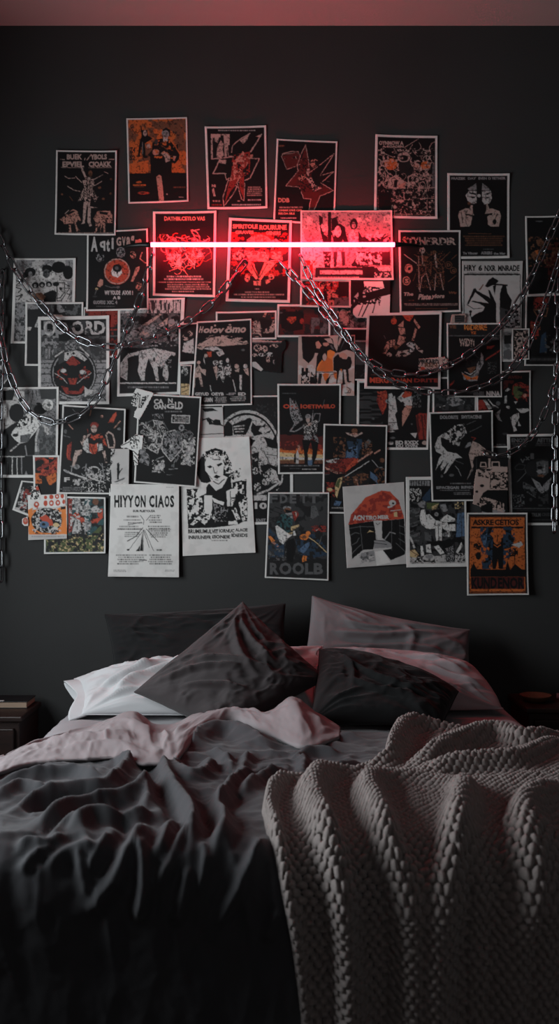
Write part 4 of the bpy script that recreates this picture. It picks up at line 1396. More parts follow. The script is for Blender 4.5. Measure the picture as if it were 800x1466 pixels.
P('red-tinted poster with a hollow lightning bolt outline and jagged legs', (293, 182, 381, 180, 383, 299, 297, 300), (288, 175, .125), 3, 'k', '''
f w 135 88 670 108 1;r p 115 140 325 180;r p 112 140 132 420;p p 160 140 210 140 190 240 150 220;p p 250 140 325 140 325 260 300 270 290 400 270 400 260 220
p p 185 290 225 210 255 250 240 320 260 380 215 420 180 420 175 380;r k 220 150 258 200;l p 10 120 425 370 400;l p 9 300 250 310 390 360 395
l p 10 345 350 360 270 440 200 560 130;p p 440 210 480 190 560 125 520 210 480 250;l p 14 690 145 565 340;p p 625 165 690 140 670 180
l p 12 215 430 135 590 280 590;l p 12 560 415 665 420 560 640 500 670;p p 200 430 290 435 280 480 210 470;l p 8 270 590 290 660 320 640
p S 355 560 370 450 430 390 480 335 520 390 590 370 590 410 540 430 530 490 490 535 440 480 430 520 470 560 520 580 480 600 440 660 340 770 330 650;e k 425 500 24 40;N r 40 .5 4 360 380 560 340 560 600 340 660;p k 480 540 560 580 470 580
q p 9 310 660 250 860 260 965 370 820 410 740;p r 320 680 430 640 390 730 330 800 270 930;q p 8 410 690 460 880 490 900 500 700;p r 440 650 490 620 490 890 440 760
t p 122 715 165 745 Ni;p p 125 775 145 755 165 850 140 850;f p 125 890 220 920 1;f r 120 935 230 965 1;f p 515 735 700 850 5;f w 530 880 685 905 1;f w 330 935 690 960 1;e p 430 905 14 6''')
P('red-tinted poster with a big angular star outline and a crouching figure', (396, 199, 483, 203, 479, 324, 391, 317), (388, 195, .125), 2.4, 'k', '''
e n 115 115 34 10;q p 7 120 235 180 380 280 350 355 310 310 180 240 175 140 200;l p 8 150 240 185 340;l p 8 190 235 225 330;l p 8 225 215 260 320;l p 8 275 210 300 310;l p 8 300 200 345 300;l p 6 130 210 300 190;N D 70 .35 3 125 235 310 180 355 310 180 375
p D 395 105 430 300 460 400 720 210 560 450 720 410 570 540 710 620 560 690 480 860 430 860 450 720 370 720 320 570 170 570 310 400
p k 455 430 700 220 560 450 700 415 580 545 600 560 480 600;q p 7 395 105 430 290 440 420 720 205 560 455 715 410 572 540 712 625 560 690 490 850 432 850 455 720 375 720 322 585 170 570 310 400 300 330 340 210
p S 305 490 340 440 400 450 400 480 340 520;p S 430 300 480 265 535 275 500 310 520 340 480 370;p p 400 480 470 480 500 560 580 600 480 640 470 600 440 540;N k 24 .55 4 310 250 590 250 590 640 310 640;p p 410 380 440 370 430 460 405 430
t S 80 710 210 760 DDB;f p 85 805 370 830 1;t S 85 840 350 862 OMMK DRE CNI;t S 85 875 270 900 RELOA BILE;f w 90 930 310 950 1;l g 5 640 520 670 525''')
P('crowded line-drawing poster with two orange discs, at the top right of the neon', (537, 193, 626, 195, 626, 314, 535, 312), (531, 188, .125), 3.4, 'k', '''
t p 90 115 370 160 OYNMOW A;t p 130 165 370 190 A-ROADEN;e o 228 378 74 64;e o 625 395 56 50;e S 515 400 36 34
N p 40 .62 4 80 200 720 200 720 950 80 950;z p 7 60 140 90 210 720 210 720 940 90 940;p K 310 400 340 350 430 340 480 430 420 520 330 480;e K 420 450 70 60;e p 375 300 72 56;e k 375 310 50 36;e p 350 310 16 12;l k 8 310 290 440 290
l p 8 120 350 190 480 220 500;l p 6 130 350 260 320;p p 190 560 280 500 370 560 400 600 360 660 300 660 200 650;p S 310 620 400 580 380 650 320 660;p k 270 560 310 560 290 650 250 640
p p 400 590 520 570 640 450 660 440 560 570 420 640;q p 9 500 660 640 660 600 720 530 720;p p 440 870 500 760 560 760 540 830 490 880;p p 240 830 380 750 390 800 300 850
l p 9 80 620 180 570 160 480;l p 9 85 460 150 520;e k 590 600 60 40;q p 8 640 560 670 620 650 690;l p 8 240 650 260 740 240 820;l p 6 380 190 540 90;l p 6 120 240 250 300
r g 700 380 725 720;z k 7 40 120 90 210 720 210 720 940 90 940;z p 5 30 120 260 500 720 500 720 920 260 920;N k 40 .5 8 80 660 720 660 720 950 80 950;l p 6 590 770 720 770;l p 6 640 780 640 920;f p 260 940 480 965 1;t p 550 905 580 945 Y;f n 480 955 720 965 1;e p 270 870 20 20;r k 84 700 230 900''')
P('black poster with two masked eyes and two fists with pointing fingers', (640, 248, 729, 249, 729, 370, 640, 371), (635, 244, .125), 3.4, 'k', '''
t m 85 80 250 108 FRAZEK;t m 275 80 370 108 DAY;t m 395 80 490 108 EVEN;t m 510 80 705 108 D YETHEIR
p m 270 215 370 150 375 230 290 230;p m 435 230 440 150 500 190 540 235;p w 250 290 290 235 375 240 375 370 340 390 270 350;p w 435 240 540 240 550 330 520 380 460 390 440 350
p k 290 250 375 265 370 285 290 265;p k 440 275 535 255 500 285;p k 280 300 370 300 330 325;p k 440 310 540 305 500 325;e w 402 292 20 18;e n 290 380 20 16;l k 6 400 150 402 240
p p 165 520 180 470 250 435 290 440 310 400 330 400 330 480 345 515 250 510 325 530 310 620 290 645 190 645;p k 245 495 330 510 250 520;l k 8 200 480 215 600;l k 8 270 460 260 490
p p 655 520 635 470 560 440 520 440 500 380 485 400 490 450 470 500 555 490 500 530 505 620 540 645 630 645;p k 490 510 560 490 550 515;l k 8 610 500 570 600;e k 580 590 22 30
l n 5 280 725 540 728;f n 220 745 690 870 5;f g 440 895 570 912 1;t m 215 935 390 965 Te Vincer;t m 425 930 555 965 AERERS;t m 570 940 705 968 the Mar''')
P('dark poster with a faint orange figure, cut by the right edge of the picture', (751, 310, 806, 309, 806, 421, 754, 424), (740, 300, .157), 2.3, 'k', '''
e n 205 300 26 34;p n 120 410 170 370 200 460 150 460;p o 160 380 190 370 200 440;p n 320 370 382 340 382 480 300 480;N D 60 .52 4 230 300 382 300 382 640 230 640;r k 150 530 280 760;N n 30 .6 7 100 250 382 250 382 520 100 520;e g 200 110 30 6''')
P('poster with red foliage hair beside the right edge, below the faint orange figure', (752, 423, 806, 421, 806, 524, 750, 524), (740, 300, .157), 2, 'k', '''
N r 22 .47 4 150 800 290 800 280 900 150 920;e r 215 830 60 26;p w 190 920 220 900 230 960 200 950;q n 10 150 920 180 970 260 975 280 900;N r 26 .46 5 120 1020 210 1020 190 1180 120 1190;t n 125 1050 210 1100 WE;p B 220 1150 260 1120 270 1300 200 1310;N g 40 .56 8 250 1150 380 1150 380 1310 250 1310;r K 100 1340 380 1400;f g 110 1350 370 1385 1''')
P('red-lit poster of a tangled sculpture under the left half of the neon tube', (219, 303, 310, 302, 308, 426, 219, 424), (215, 298, .125), 3.4, 'k', '''
t S 162 98 628 145 DATHBLCETLO VAS;z S 7 46 150 150 350 640 340 690 420 600 560 520 680 260 680 200 560 120 480;z R 9 30 130 150 350 640 350 600 640 220 640;z p 6 26 110 180 340 640 340 560 640 240 640;q n 5 80 440 90 340 140 300 200 310;q n 5 700 500 700 580 640 610 560 600
l p 12 195 310 240 360 300 380 340 420;l p 9 300 335 380 350 450 325;l p 10 480 250 540 280 565 330;l p 8 480 265 560 245;l p 12 560 410 620 380 680 350;e p 240 560 52 38;e p 570 540 40 34;e p 520 390 36 40;p p 310 520 360 540 340 620 380 600 350 670 290 680
l p 12 400 520 430 570 510 650;l p 10 230 640 300 630;l p 10 500 640 505 690;l p 9 180 470 200 570;l p 12 460 520 520 560;z k 6 26 120 180 360 620 360 600 600 200 600
f w 160 770 610 830 2;f p 80 840 690 860 1;f p 170 865 690 940 3;f p 240 945 500 968 1''')
P('red-lit poster of a bearded hammer emblem under the middle of the neon tube', (328, 312, 418, 316, 415, 434, 323, 432), (320, 308, .125), 3.8, 'k', '''
N r 80 .5 3 90 200 760 200 760 700 90 700;t S 105 108 390 158 SPIRITOLE;t S 410 115 722 172 ROURUNE;t S 135 180 345 218 GRAVES;t S 485 188 655 230 GENERS
p S 265 290 330 240 420 220 500 245 555 300 545 360 270 360;l r 9 370 240 370 350;l r 9 460 240 460 350;p p 555 290 600 275 650 310 680 360 560 360;e r 605 320 26 12
p S 100 460 180 400 300 410 240 480 160 540 110 500;N k 30 .5 5 90 400 260 400 260 560 90 560;p S 250 440 330 410 520 430 510 525 290 520;p S 540 420 660 420 680 520 640 520 550 500;N r 24 .52 6 250 400 680 400 680 460 250 460
l p 9 280 525 510 530 640 520;p S 240 560 300 530 350 560 390 730 370 740 290 640;p S 610 540 560 540 470 530 400 730 420 760 470 690 540 620;l k 10 320 560 385 700;l k 10 500 560 410 720;p k 350 540 470 540 400 700
e S 270 725 30 42;p k 255 730 280 720 290 745;p S 340 760 430 755 425 810 345 805;l k 8 380 765 390 800;e S 545 710 34 30;p S 475 750 540 735 530 770 490 795;e k 550 720 14 12
f w 355 840 410 856 1;f p 230 872 530 898 1;f p 120 900 680 925 1;f p 190 932 600 952 1;f r 100 960 680 975 1''')
F('red-lit landscape print of two people on a platform, under the right half of the neon', (430, 302, 561, 302, 563, 402, 430, 401), (427, 298, .175), (2.3, 2, 2.6, 3), 'm', '''
p w 30 300 250 250 300 500 30 500;N w 120 .62 3 20 30 770 30 770 320 20 320;r k 240 30 268 300;p k 270 90 320 70 330 130 290 170 300 200 260 240 230 230 270 200;p k 165 60 200 80 200 120 180 150 210 220 240 240 250 320 210 320 180 200
e m 355 95 38 46;p k 300 140 340 130 380 160 385 200 415 310 390 310 360 260 340 310 290 310 270 190;e w 322 195 26 46;p w 270 190 320 180 290 240;e k 452 135 32 46;e m 452 145 16 26;l k 6 440 130 466 130
p w 410 220 440 180 490 190 500 310 415 310;p k 490 190 520 240 490 270;p K 490 250 540 235 580 270 660 260 750 215 690 270 750 310 490 310;l k 9 680 250 710 215;N k 30 .5 6 490 240 760 240 760 320 490 320
p k 200 360 270 360 260 490 215 490;N w 26 .5 7 205 370 265 370 265 470 205 470;p K 285 360 320 360 310 480 290 490;p K 345 360 380 360 380 470 360 480;p w 320 360 345 360 355 450 310 490;p k 440 460 470 400 480 360 750 360 750 470 600 470 480 490
N w 40 .5 8 470 360 680 360 680 470 470 470;l w 10 480 370 485 460;l w 10 580 400 600 460;e k 455 465 22 18
N r 40 .48 9 40 430 140 430 140 590 40 590;r K 140 490 760 590;r w 175 512 525 545;p k 520 480 620 480 620 590 530 590;p w 640 490 760 480 760 520 660 520;N w 30 .5 10 620 530 770 530 770 590 620 590;f w 150 560 500 580 1;l k 8 300 495 420 495''')
P('black poster of two skeleton musicians with slab serif title, right of the neon tube', (570, 330, 659, 330, 659, 447, 572, 449), (566, 325, .125), 2.6, 'k', '''
t S 75 115 135 212 S;t p 135 122 345 208 TYN;t p 350 125 500 208 ER;t p 500 125 690 208 DIR;N k 26 .6 2 75 110 700 110 700 215 75 215
e p 305 270 32 34;e k 297 270 9 9;e k 318 272 8 8;l p 9 300 305 310 420;p n 310 330 370 340 350 400 310 400;l p 8 265 340 262 430 270 690;l p 9 250 440 330 440 350 530 400 720;l p 9 350 530 300 580 275 740;l p 8 265 700 285 745;p k 285 460 340 450 345 520 300 540;q n 7 260 430 350 450 340 530 280 560
l p 9 100 320 240 420;l n 6 215 320 265 350;e n 440 290 18 20;p p 440 340 460 300 470 400 480 470 460 460;l n 8 480 380 530 450 550 520 480 530;l p 9 460 540 445 725;l p 9 510 540 545 720;l n 8 430 460 480 530;l n 7 410 420 400 540
e S 150 480 46 52;p k 140 470 180 460 165 495 140 500;l k 8 120 450 170 440;o S 9 125 620 40 44;t S 105 595 150 645 S;o n 7 605 440 38 40;t n 585 420 630 455 D;o n 7 660 500 34 34;t n 645 485 680 520 G
l n 7 520 385 620 290;l n 6 600 630 690 560;l n 6 640 370 700 320;l n 7 200 620 230 540;l n 6 380 480 400 540;N n 18 .64 5 240 280 560 280 560 700 240 700
i p 85 750 200 790 The;i p 255 770 400 835 Piste;i p 405 770 550 830 ylors;i n 600 740 690 770 Wu;f n 150 835 210 850 1;f p 85 875 720 905 2;f n 210 930 600 945 1''')
P('cream poster with a black spiky figure and heavy slab title, upper right', (661, 374, 748, 374, 745, 518, 661, 518), (655, 370, .125), None, 'w', '''
r w -50 -50 900 1300;t k 70 78 210 145 HRY;t k 235 78 280 145 6;t k 305 80 435 148 NXR;t k 460 80 705 148 MNRADE;r k 70 176 710 192;r w 75 194 710 210;f k 90 160 700 176 1;q K 8 72 190 715 190 715 800 72 800
p k 310 320 350 250 400 215 470 260 440 290 570 300 570 320 460 310 400 310 340 335;p k 440 300 420 420 400 320;p k 345 360 370 370 440 520 440 740 160 740 150 680 200 640 290 600 310 560 250 520 150 495 170 485 350 515 340 500 200 390 120 530 105 520 180 350 200 340 220 370 350 440 370 460
p k 510 310 555 310 570 400 620 480 600 570 700 600 690 630 600 620 480 700 480 400;r w 440 330 470 660;p d 480 560 600 600 560 740 480 740;l k 8 105 530 180 580 280 570;l n 14 290 305 250 360;e k 145 610 18 14
p m 540 740 600 640 690 640 710 700 640 800 550 800;N k 30 .52 5 540 600 710 600 710 800 540 800;e k 145 640 10 24;l k 8 140 650 190 720
r g 520 850 620 1160;N m 50 .5 7 520 840 700 840 700 1160 520 1160;r K 530 880 610 980;r g 520 1060 620 1150''', paper='w')
F('small dark photo on the lower right corner of the cream spiky figure poster', (732, 471, 757, 471, 757, 515, 732, 516), (655, 370, .125), 1.6, 'k', 'N p 24 .54 4 640 830 810 830 810 1150 640 1150;e p 700 960 34 40;e k 700 950 22 18;l m 8 680 930 720 920 760 950;e p 720 1060 40 24')
P('poster of a red-haired couple, bottom half showing with dotted lettering', (511, 545, 616, 545, 613, 644, 510, 644), (505, 540, .14375), 3.2, 'k', '''
H d 16 0 3 40 130 240 130 300 470 40 470;p r 235 240 250 150 330 130 345 190 330 300 295 375;N R 26 .52 4 240 140 340 140 330 300 290 350;e m 350 240 26 20;e k 350 240 10 9
p w 355 170 410 150 430 260 440 340 420 370 450 520 350 530 355 330;p k 380 130 430 160 400 200;l k 8 360 455 440 450;p w 440 210 500 150 580 160 590 280 520 290 480 250;p S 490 340 530 280 590 290 560 370 490 490
p R 480 190 520 140 585 150 580 190 510 210;p k 455 260 500 240 520 270 490 290;p m 570 210 600 190 590 260;p k 590 140 650 130 680 300 620 320;N g 22 .56 6 600 140 680 140 680 300 600 300
p r 625 380 660 360 740 360 740 620 660 620;H D 14 85 8 625 380 740 370 740 620 650 620;p w 570 560 640 555 620 610;e w 375 540 36 10;e g 395 605 26 10;e g 586 468 8 8;e g 200 415 14 10
t w 425 632 500 672 BD;t w 515 632 655 672 RXSX;t w 428 672 500 700 DU;t w 520 672 640 700 OVN;e w 375 658 28 16;e p 715 655 28 20''')
P('dark poster strip with a white glove, just above the clawed monster poster', (619, 540, 682, 540, 681, 640, 619, 640), (600, 440, .125), 2.3, 'K', 'p m 310 1040 440 1030 520 1080 510 1110 380 1140 320 1110;l w 10 235 1145 310 1120;N d 60 .55 3 170 1000 640 1000 640 1180 170 1180;r D 60 1060 140 1180')
P('dark poster with a red swirl and crouching acrobats, right of the grinning face poster', (681, 532, 759, 531, 760, 641, 683, 641), (675, 525, .125), 2.2, 'k', '''
t D 410 105 570 140 AVEN;p r 470 200 560 180 660 220 660 430 600 370 520 400 460 320;p G 480 220 560 230 590 300 540 380 490 350 470 290;N k 60 .55 4 460 190 660 190 660 420 460 420;e S 605 330 20 24;p r 55 380 130 380 180 490 55 500;N D 80 .45 6 360 160 480 160 480 260 360 260
p w 380 280 410 245 440 260 400 290;p w 375 340 400 330 400 420 370 420;p k 400 290 450 270 470 400 420 440;p w 130 380 190 490 230 480 160 380;l w 12 190 380 240 440 300 470;l g 10 210 460 280 460;e g 300 420 26 24
p w 480 400 520 400 500 430;p w 510 480 640 480 660 500 600 530 560 530;p w 440 580 480 550 540 530 540 590 510 640 490 680 520 730 480 745;p m 260 540 330 490 310 560 345 630 300 610;p w 530 620 560 680 530 680;l k 8 455 560 450 620;e w 415 465 20 16;e d 380 770 30 14;p k 500 470 560 400 640 440 640 480
f m 270 885 400 900 1;r g 270 908 400 918''')
P('poster of a dark hooded grinning face under an orange lettered band', (639, 463, 717, 463, 718, 569, 640, 569), (630, 445, .125), 1.8, 'k', '''
r K 80 145 690 280;t n 100 165 180 205 VIE;t O 270 160 530 225 MIDRIRE;t o 345 240 410 270 YZ;N k 20 .6 2 270 160 620 160 620 230 270 230;r g 70 283 710 294;t p 215 320 385 410 WIDYI;N k 18 .62 4 210 310 390 310 390 420 210 420;r g 585 305 675 335
p m 470 480 490 520 490 610 440 700 420 800 340 810 270 790 240 700 300 740 400 690 420 600;p o 245 720 300 790 420 790 430 740 360 770;p n 300 660 400 630 400 690 340 720;p k 220 700 220 560 320 480 460 460 460 540 400 640 300 660
p k 260 690 340 730 410 650 410 700 340 755 270 730;l w 8 280 705 340 735 400 690;N K 26 .5 5 290 480 460 480 460 640 290 640;l d 9 380 490 430 540;l r 16 520 560 690 450;p r 530 410 620 400 580 440 530 440;p r 100 850 160 800 150 830 110 870;N g 16 .62 7 540 590 640 590 640 720 540 720
t g 370 925 510 985 WHIRL;t w 525 922 680 980 NINA;f n 100 905 200 918 1''')
S('small torn scrap tucked on top of the orange lettered band', (643, 448, 669, 448, 666, 464, 640, 464), (600, 440, .125), 'p', (643, 462, 646, 451, 665, 449, 667, 452, 665, 464, 643, 464),
  'r p 300 50 560 220;r K 400 98 515 180;l g 6 410 120 510 115;l g 6 410 145 510 140;l g 6 410 165 510 165')
P('poster of an orange-lit crouching figure with red letters, across which two chains hang', (525, 449, 632, 447, 630, 558, 521, 557), (520, 440, .15), 3.6, 'k', '''
p R 345 60 370 20 420 0 475 20 480 80 440 140 400 120 380 90;p k 420 20 440 15 440 80 425 70;p S 330 180 380 130 380 190 345 190;p S 330 200 390 200 400 260 350 265;e R 290 135 26 30;p n 280 90 305 80 305 120
p S 320 350 340 270 400 290 400 330 350 370;p S 180 440 230 320 310 310 300 360 240 400 210 450;e p 245 455 26 20;p p 300 470 330 420 420 410 480 400 460 440 400 470 340 490;p w 400 360 440 330 490 350 480 420 410 450 450 390
p p 480 340 570 420 560 440 510 410;p S 485 110 540 190 525 210 480 140;p S 490 200 510 215 480 320 460 320;N k 24 .57 4 180 300 570 300 570 490 180 490;p n 270 370 350 370 310 410;e k 375 445 24 12
l n 8 405 460 410 580;p k 200 480 540 470 540 600 200 590;f n 70 640 220 652 1;t R 60 672 300 725 MERGO;t R 320 680 460 720 NAN;t r 480 682 710 718 DRITE;l g 7 195 275 210 300''')
S('pale torn ticket with dark lettering hanging over the edge of the orange-lit figure poster', (596, 508, 642, 508, 642, 534, 596, 534), (600, 440, .125), 'p', (598, 514, 622, 512, 636, 511, 641, 516, 640, 528, 625, 531, 604, 533, 598, 530),
  'r p -60 540 340 760;t K -20 600 220 650 VIRKARD;t n 60 640 200 690 REN;N K 22 .6 4 -20 600 330 580 330 720 -20 720;e R 35 705 26 18')
P('print of a woman in a yellow dress beside a dark horse, centre of the wall', (427, 482, 508, 480, 507, 567, 426, 566), (420, 475, .11875), None, 'p', '''
r p -50 -50 900 900;N w 90 .55 3 60 400 740 400 740 780 60 780;p k 95 60 420 60 470 90 520 220 540 60 600 60 730 60 730 250 640 220 560 250 500 260 260 260 240 320 180 385 110 320
p p 470 60 500 60 535 180 520 240 490 180;p p 560 60 530 150 545 180 590 60;p g 610 100 560 230 620 110
p S 265 130 300 115 340 170 310 205 275 200;e S 390 150 36 28;p k 330 100 400 90 440 180 420 130 350 140;p p 370 90 450 80 480 150 430 140;p g 440 160 460 160 490 220 460 210
p O 320 340 380 250 440 220 500 250 490 290 470 310 480 480 400 485 270 475 300 400;p o 330 380 400 300 470 350 475 480 280 480;p k 310 230 380 170 410 220 400 330 370 360 340 340 300 400 270 470 280 300;e p 375 310 24 44;l k 9 265 490 500 490
p k 480 320 540 270 590 330 640 330 660 300 690 310 705 380 690 430 660 460 670 610 640 600 630 460 600 460 620 630 590 630 590 470 550 470 520 690 510 690 520 480 480 470;p S 545 270 600 250 650 290 630 330 560 310
p o 345 520 380 500 430 510 410 580 380 600;p o 480 500 520 490 520 580 490 550;p K 305 500 345 510 320 690 280 690;p k 390 590 450 520 420 620 410 740 380 740;l k 8 450 520 520 500;l k 7 320 665 500 640 540 645;p o 560 450 585 450 580 500
H k 24 90 5 95 440 280 440 280 700 95 700;N k 36 .5 6 90 460 280 500 300 740 90 740;e k 400 742 36 10;e k 520 690 22 10;e k 605 632 22 8;e k 670 605 26 10;l k 8 640 670 680 690 650 740;l k 8 620 740 680 740 690 700''', paper='p')
P('poster with a sunburst over a row of performers and slanted umlaut lettering', (282, 461, 360, 457, 361, 580, 274, 582), (255, 445, .1375), 2, 'k', '''
i p 215 165 250 232 H;i p 258 165 470 235 olov;i p 480 165 560 235 ö;i p 560 175 700 232 mo;e p 385 155 10 10;e p 540 150 14 8
p p 230 350 330 320 340 370 250 380;H p 9 -14 3 190 370 330 260 420 250 700 290 730 340 480 370 330 375;H p 9 12 4 190 370 340 290 560 250 720 350 340 372;p p 240 340 340 280 430 270 480 300 560 310 700 350 500 368 330 370
p w 265 400 330 375 400 378 460 410 485 450 430 480 390 430 330 410;p p 180 385 290 370 250 410;p R 300 430 350 425 350 480 320 480;e k 400 420 30 10;e p 290 470 18 22
p k 290 490 340 480 380 560 380 830 280 830 280 600;p p 155 650 215 560 250 610 290 610 285 680 235 630 260 790 240 790 215 690 180 700 175 800 155 800;e p 215 540 18 18;p w 270 480 280 560 262 520
e w 390 545 28 26;p p 365 590 400 570 420 640 400 720 380 640;e w 447 540 20 20;p w 430 570 470 570 470 630 485 700 470 750 430 670 400 720 410 620;e w 515 520 16 24;p w 480 590 540 550 555 620 545 690 480 690;N k 24 .56 7 380 530 560 530 560 750 380 750
e p 610 580 24 24;p p 590 620 640 600 630 640 600 640;p w 640 670 665 670 660 830 640 820;e w 700 580 20 22;p p 680 610 730 600 735 680 700 650;l w 9 570 720 600 840;l w 8 335 780 345 840;e g 675 412 18 12
t w 178 852 320 885 GEYUD;t w 345 852 475 885 OEYB;t m 500 855 600 880 -EF;t w 625 852 705 885 ED;t w 265 905 360 952 GRMN;f w 380 895 505 960 4;f w 530 890 720 945 3''')
P('black poster of a winged guitar warrior against a sunset, thin orange lettering', (397, 550, 488, 550, 487, 678, 398, 679), (392, 545, .125), 2.4, 'k', '''
f g 80 140 270 158 1;t R 105 272 320 322 OEL I;t R 325 275 590 322 OETIWI;t R 600 272 700 320 ILO
p D 60 620 320 640 560 640 560 960 60 960;p r 60 700 320 690 560 740 560 960 60 960;p o 60 760 320 770 560 790 560 940 60 940;p y 60 820 300 840 560 850 560 930 60 930;N D 70 .5 4 60 620 560 620 560 800 60 800;p w 60 870 300 880 560 890 560 910 60 900;p n 60 910 560 910 560 950 60 950;r k 60 950 560 1060
l m 12 185 210 190 380 235 430;l m 9 215 250 240 340 320 450 280 460;N m 20 .46 5 180 210 250 230 330 450 240 520 190 400;l m 14 235 510 185 580 240 585 345 520;e m 390 415 32 28;e p 390 455 22 26
N w 18 .42 6 330 500 500 450 490 600 350 620;p p 340 500 440 480 410 530;p m 430 420 450 340 440 500;l m 7 430 480 470 380 530 380 520 460 470 520;l g 5 580 220 560 290;p m 335 640 430 610 440 660 400 690 340 680;p m 450 600 510 670 505 730 460 670;N k 18 .55 7 330 480 520 480 520 720 330 720
p k 320 680 400 690 430 680 510 720 490 850 450 970 430 980 440 800 420 700 385 830 390 970 350 970 345 820;p b 385 910 440 910 435 970 390 970;p S 270 740 300 740 295 800 275 800;p w 255 830 270 790 290 870 280 950 250 950;p k 230 850 250 820 250 940 230 940
f m 80 965 520 985 1;f g 180 1000 300 1015 1;f w 320 1005 480 1025 1''')
P('dark painting-like poster with a red guitar body and a blue shape in its centre', (463, 607, 554, 609, 552, 736, 461, 735), (456, 600, .13125), 2.2, 'k', '''
e n 390 130 34 26;p p 290 150 330 150 390 180 470 145 480 160 400 200 330 180;e S 385 165 40 12;p B 300 220 470 220 480 300 470 420 380 440 250 420 320 320;p b 310 320 420 290 420 430 300 425;N k 50 .56 3 250 220 480 220 480 440 250 440
N n 50 .54 4 160 200 290 200 290 420 160 420;p r 62 510 220 440 400 420 430 470 280 580 200 570;p S 62 520 160 560 260 590 200 600 62 545;p R 280 560 390 430 430 430 420 480 290 580;p w 60 460 150 440 200 430 180 480 120 480;l w 10 185 480 215 435;N D 36 .55 6 62 440 300 440 300 600 62 600
l S 18 430 460 580 360;l S 16 610 375 665 340;l w 9 285 630 550 460;l m 9 580 450 650 530 690 530;e n 690 450 26 24;p g 500 270 540 220 570 245 510 330;N n 20 .55 7 470 240 580 240 580 400 470 400
p y 180 720 210 650 255 630 250 720 215 790 200 860 180 830;p G 180 720 210 660 240 650 215 760;p b 560 570 640 630 640 700 560 640;p b 470 880 560 800 640 690 660 800 640 920 580 955 490 930;p m 540 780 640 720 620 830;p w 340 930 370 880 460 920 470 950 350 950;p b 180 890 250 900 220 950 160 940
p K 220 780 270 640 460 560 560 640 540 760 460 850 300 900 220 860;p S 390 650 420 660 430 720 460 740 400 710;e n 480 610 36 20;e n 530 745 24 30;N n 40 .58 8 260 600 540 600 540 820 260 820;N r 40 .52 9 80 690 170 690 180 850 90 850;e y 120 770 30 20;N n 30 .6 10 600 540 720 540 720 900 640 900
f w 130 958 550 978 1;f g 230 978 420 990 1;l g 6 60 610 110 605''')
P('white poster with a red dome and two black lace-up boots, partly covered at upper left', (490, 697, 578, 690, 582, 807, 496, 813), (485, 680, .125), None, 'w', '''
r w 0 0 900 1200;p R 105 570 140 450 300 260 480 180 580 190 680 290 745 500 540 520 400 520 130 570;N r 60 .5 3 105 570 140 450 480 180 680 290 745 500;e w 610 320 40 34;e k 618 325 14 12;l w 20 560 370 600 360
t w 160 460 290 520 ACN;t w 300 465 430 515 TIRO;t w 440 460 570 505 MEIR;p y 625 430 660 420 670 480 630 480;l w 8 590 410 700 400
p k 110 570 390 525 415 640 420 740 390 850 280 855 150 960 140 820;p k 490 525 745 500 760 850 750 910 590 975 500 860 600 840 600 790 520 780 520 740 490 720
l g 7 120 610 240 590 390 595;l g 7 240 580 270 860;l g 8 130 690 180 660 230 670;l g 8 150 800 200 770 230 720;l g 8 150 900 200 840 250 800;p y 320 665 350 630 400 650 350 650;l m 12 520 740 580 655 640 670
l g 6 600 520 600 860;l d 6 690 510 700 800;l g 7 690 580 750 600;l g 7 690 660 750 690;l g 7 680 730 750 770;l g 7 650 780 750 870
p k 400 530 490 525 490 720 430 740;p w 395 525 490 520 490 720 435 740 410 620;l k 6 420 550 440 570 470 545;p m 400 750 520 740 600 790 600 830 400 840;l k 7 400 775 540 795;l k 7 420 745 530 760
N m 70 .45 5 220 900 400 860 410 980 240 1020;p W 410 880 500 860 590 1000 430 1040;N g 40 .56 6 240 890 400 870 400 950 250 1000''', paper='w')
P('black and white comic poster of many embracing figures with vertical bar title', (580, 683, 666, 682, 668, 811, 581, 812), (574, 675, .125), (5, 4.5, 3, 5), 'k', '''
r m 80 108 325 165;l k 9 110 105 112 170;l k 8 140 105 140 170;l k 9 170 105 165 170;l k 8 200 105 200 170;l k 9 232 105 228 170;l k 8 262 105 262 170;l k 8 292 105 290 170;t w 85 190 230 350 S9;N k 16 .5 2 80 180 240 180 240 360 80 360
N d 60 .48 3 80 350 740 350 740 1000 80 1000;H g 16 160 4 80 420 210 420 210 800 80 800;p B 230 310 330 190 330 330 260 350;p m 180 370 240 330 275 350 260 420 210 410;p G 285 360 430 360 400 430 290 430;p y 345 400 420 370 400 430 350 440;p m 440 380 500 370 530 440 490 470 450 440
p W 205 520 225 440 270 430 280 540 390 625 380 655 290 660 230 610;p W 280 500 320 490 390 560 370 610 290 560;p k 330 450 440 430 480 510 400 550 340 510;e m 400 490 24 24;p W 440 555 520 490 610 540 615 570 520 580 460 570;p W 460 590 520 580 545 650 560 740 530 750 520 680 470 650;p W 540 600 615 600 615 680 550 680;p W 390 560 460 570 460 800 400 805 385 700;l k 8 420 600 425 790;p k 520 580 615 570 615 600 540 605
p b 640 480 720 470 730 740 620 750;l d 8 680 480 690 740;p g 260 690 340 700 340 800 270 790;e m 500 720 34 24
p k 260 820 440 790 560 790 590 850 440 860;p W 280 840 330 830 340 930 285 925;p W 370 860 420 840 490 930 440 950;p W 215 850 240 850 258 960 225 970;p m 500 880 590 850 600 1030 520 1030;N k 18 .5 5 490 850 610 850 610 1030 490 1030;p W 620 920 680 810 700 850 640 940
p y 80 910 150 890 200 950 160 990 90 970;l n 10 100 900 190 960;e w 315 985 64 40;e m 315 975 44 22;p w 380 970 500 950 510 1030 380 1035;l w 20 80 1045 740 1045;f k 90 1055 740 1085 1;N w 30 .5 6 80 980 260 980 260 1080 80 1080;N w 26 .5 7 610 940 740 930 740 1080 610 1080;p w 80 740 110 750 160 870 140 880;N y 30 .55 8 610 350 740 350 740 420 610 430''')
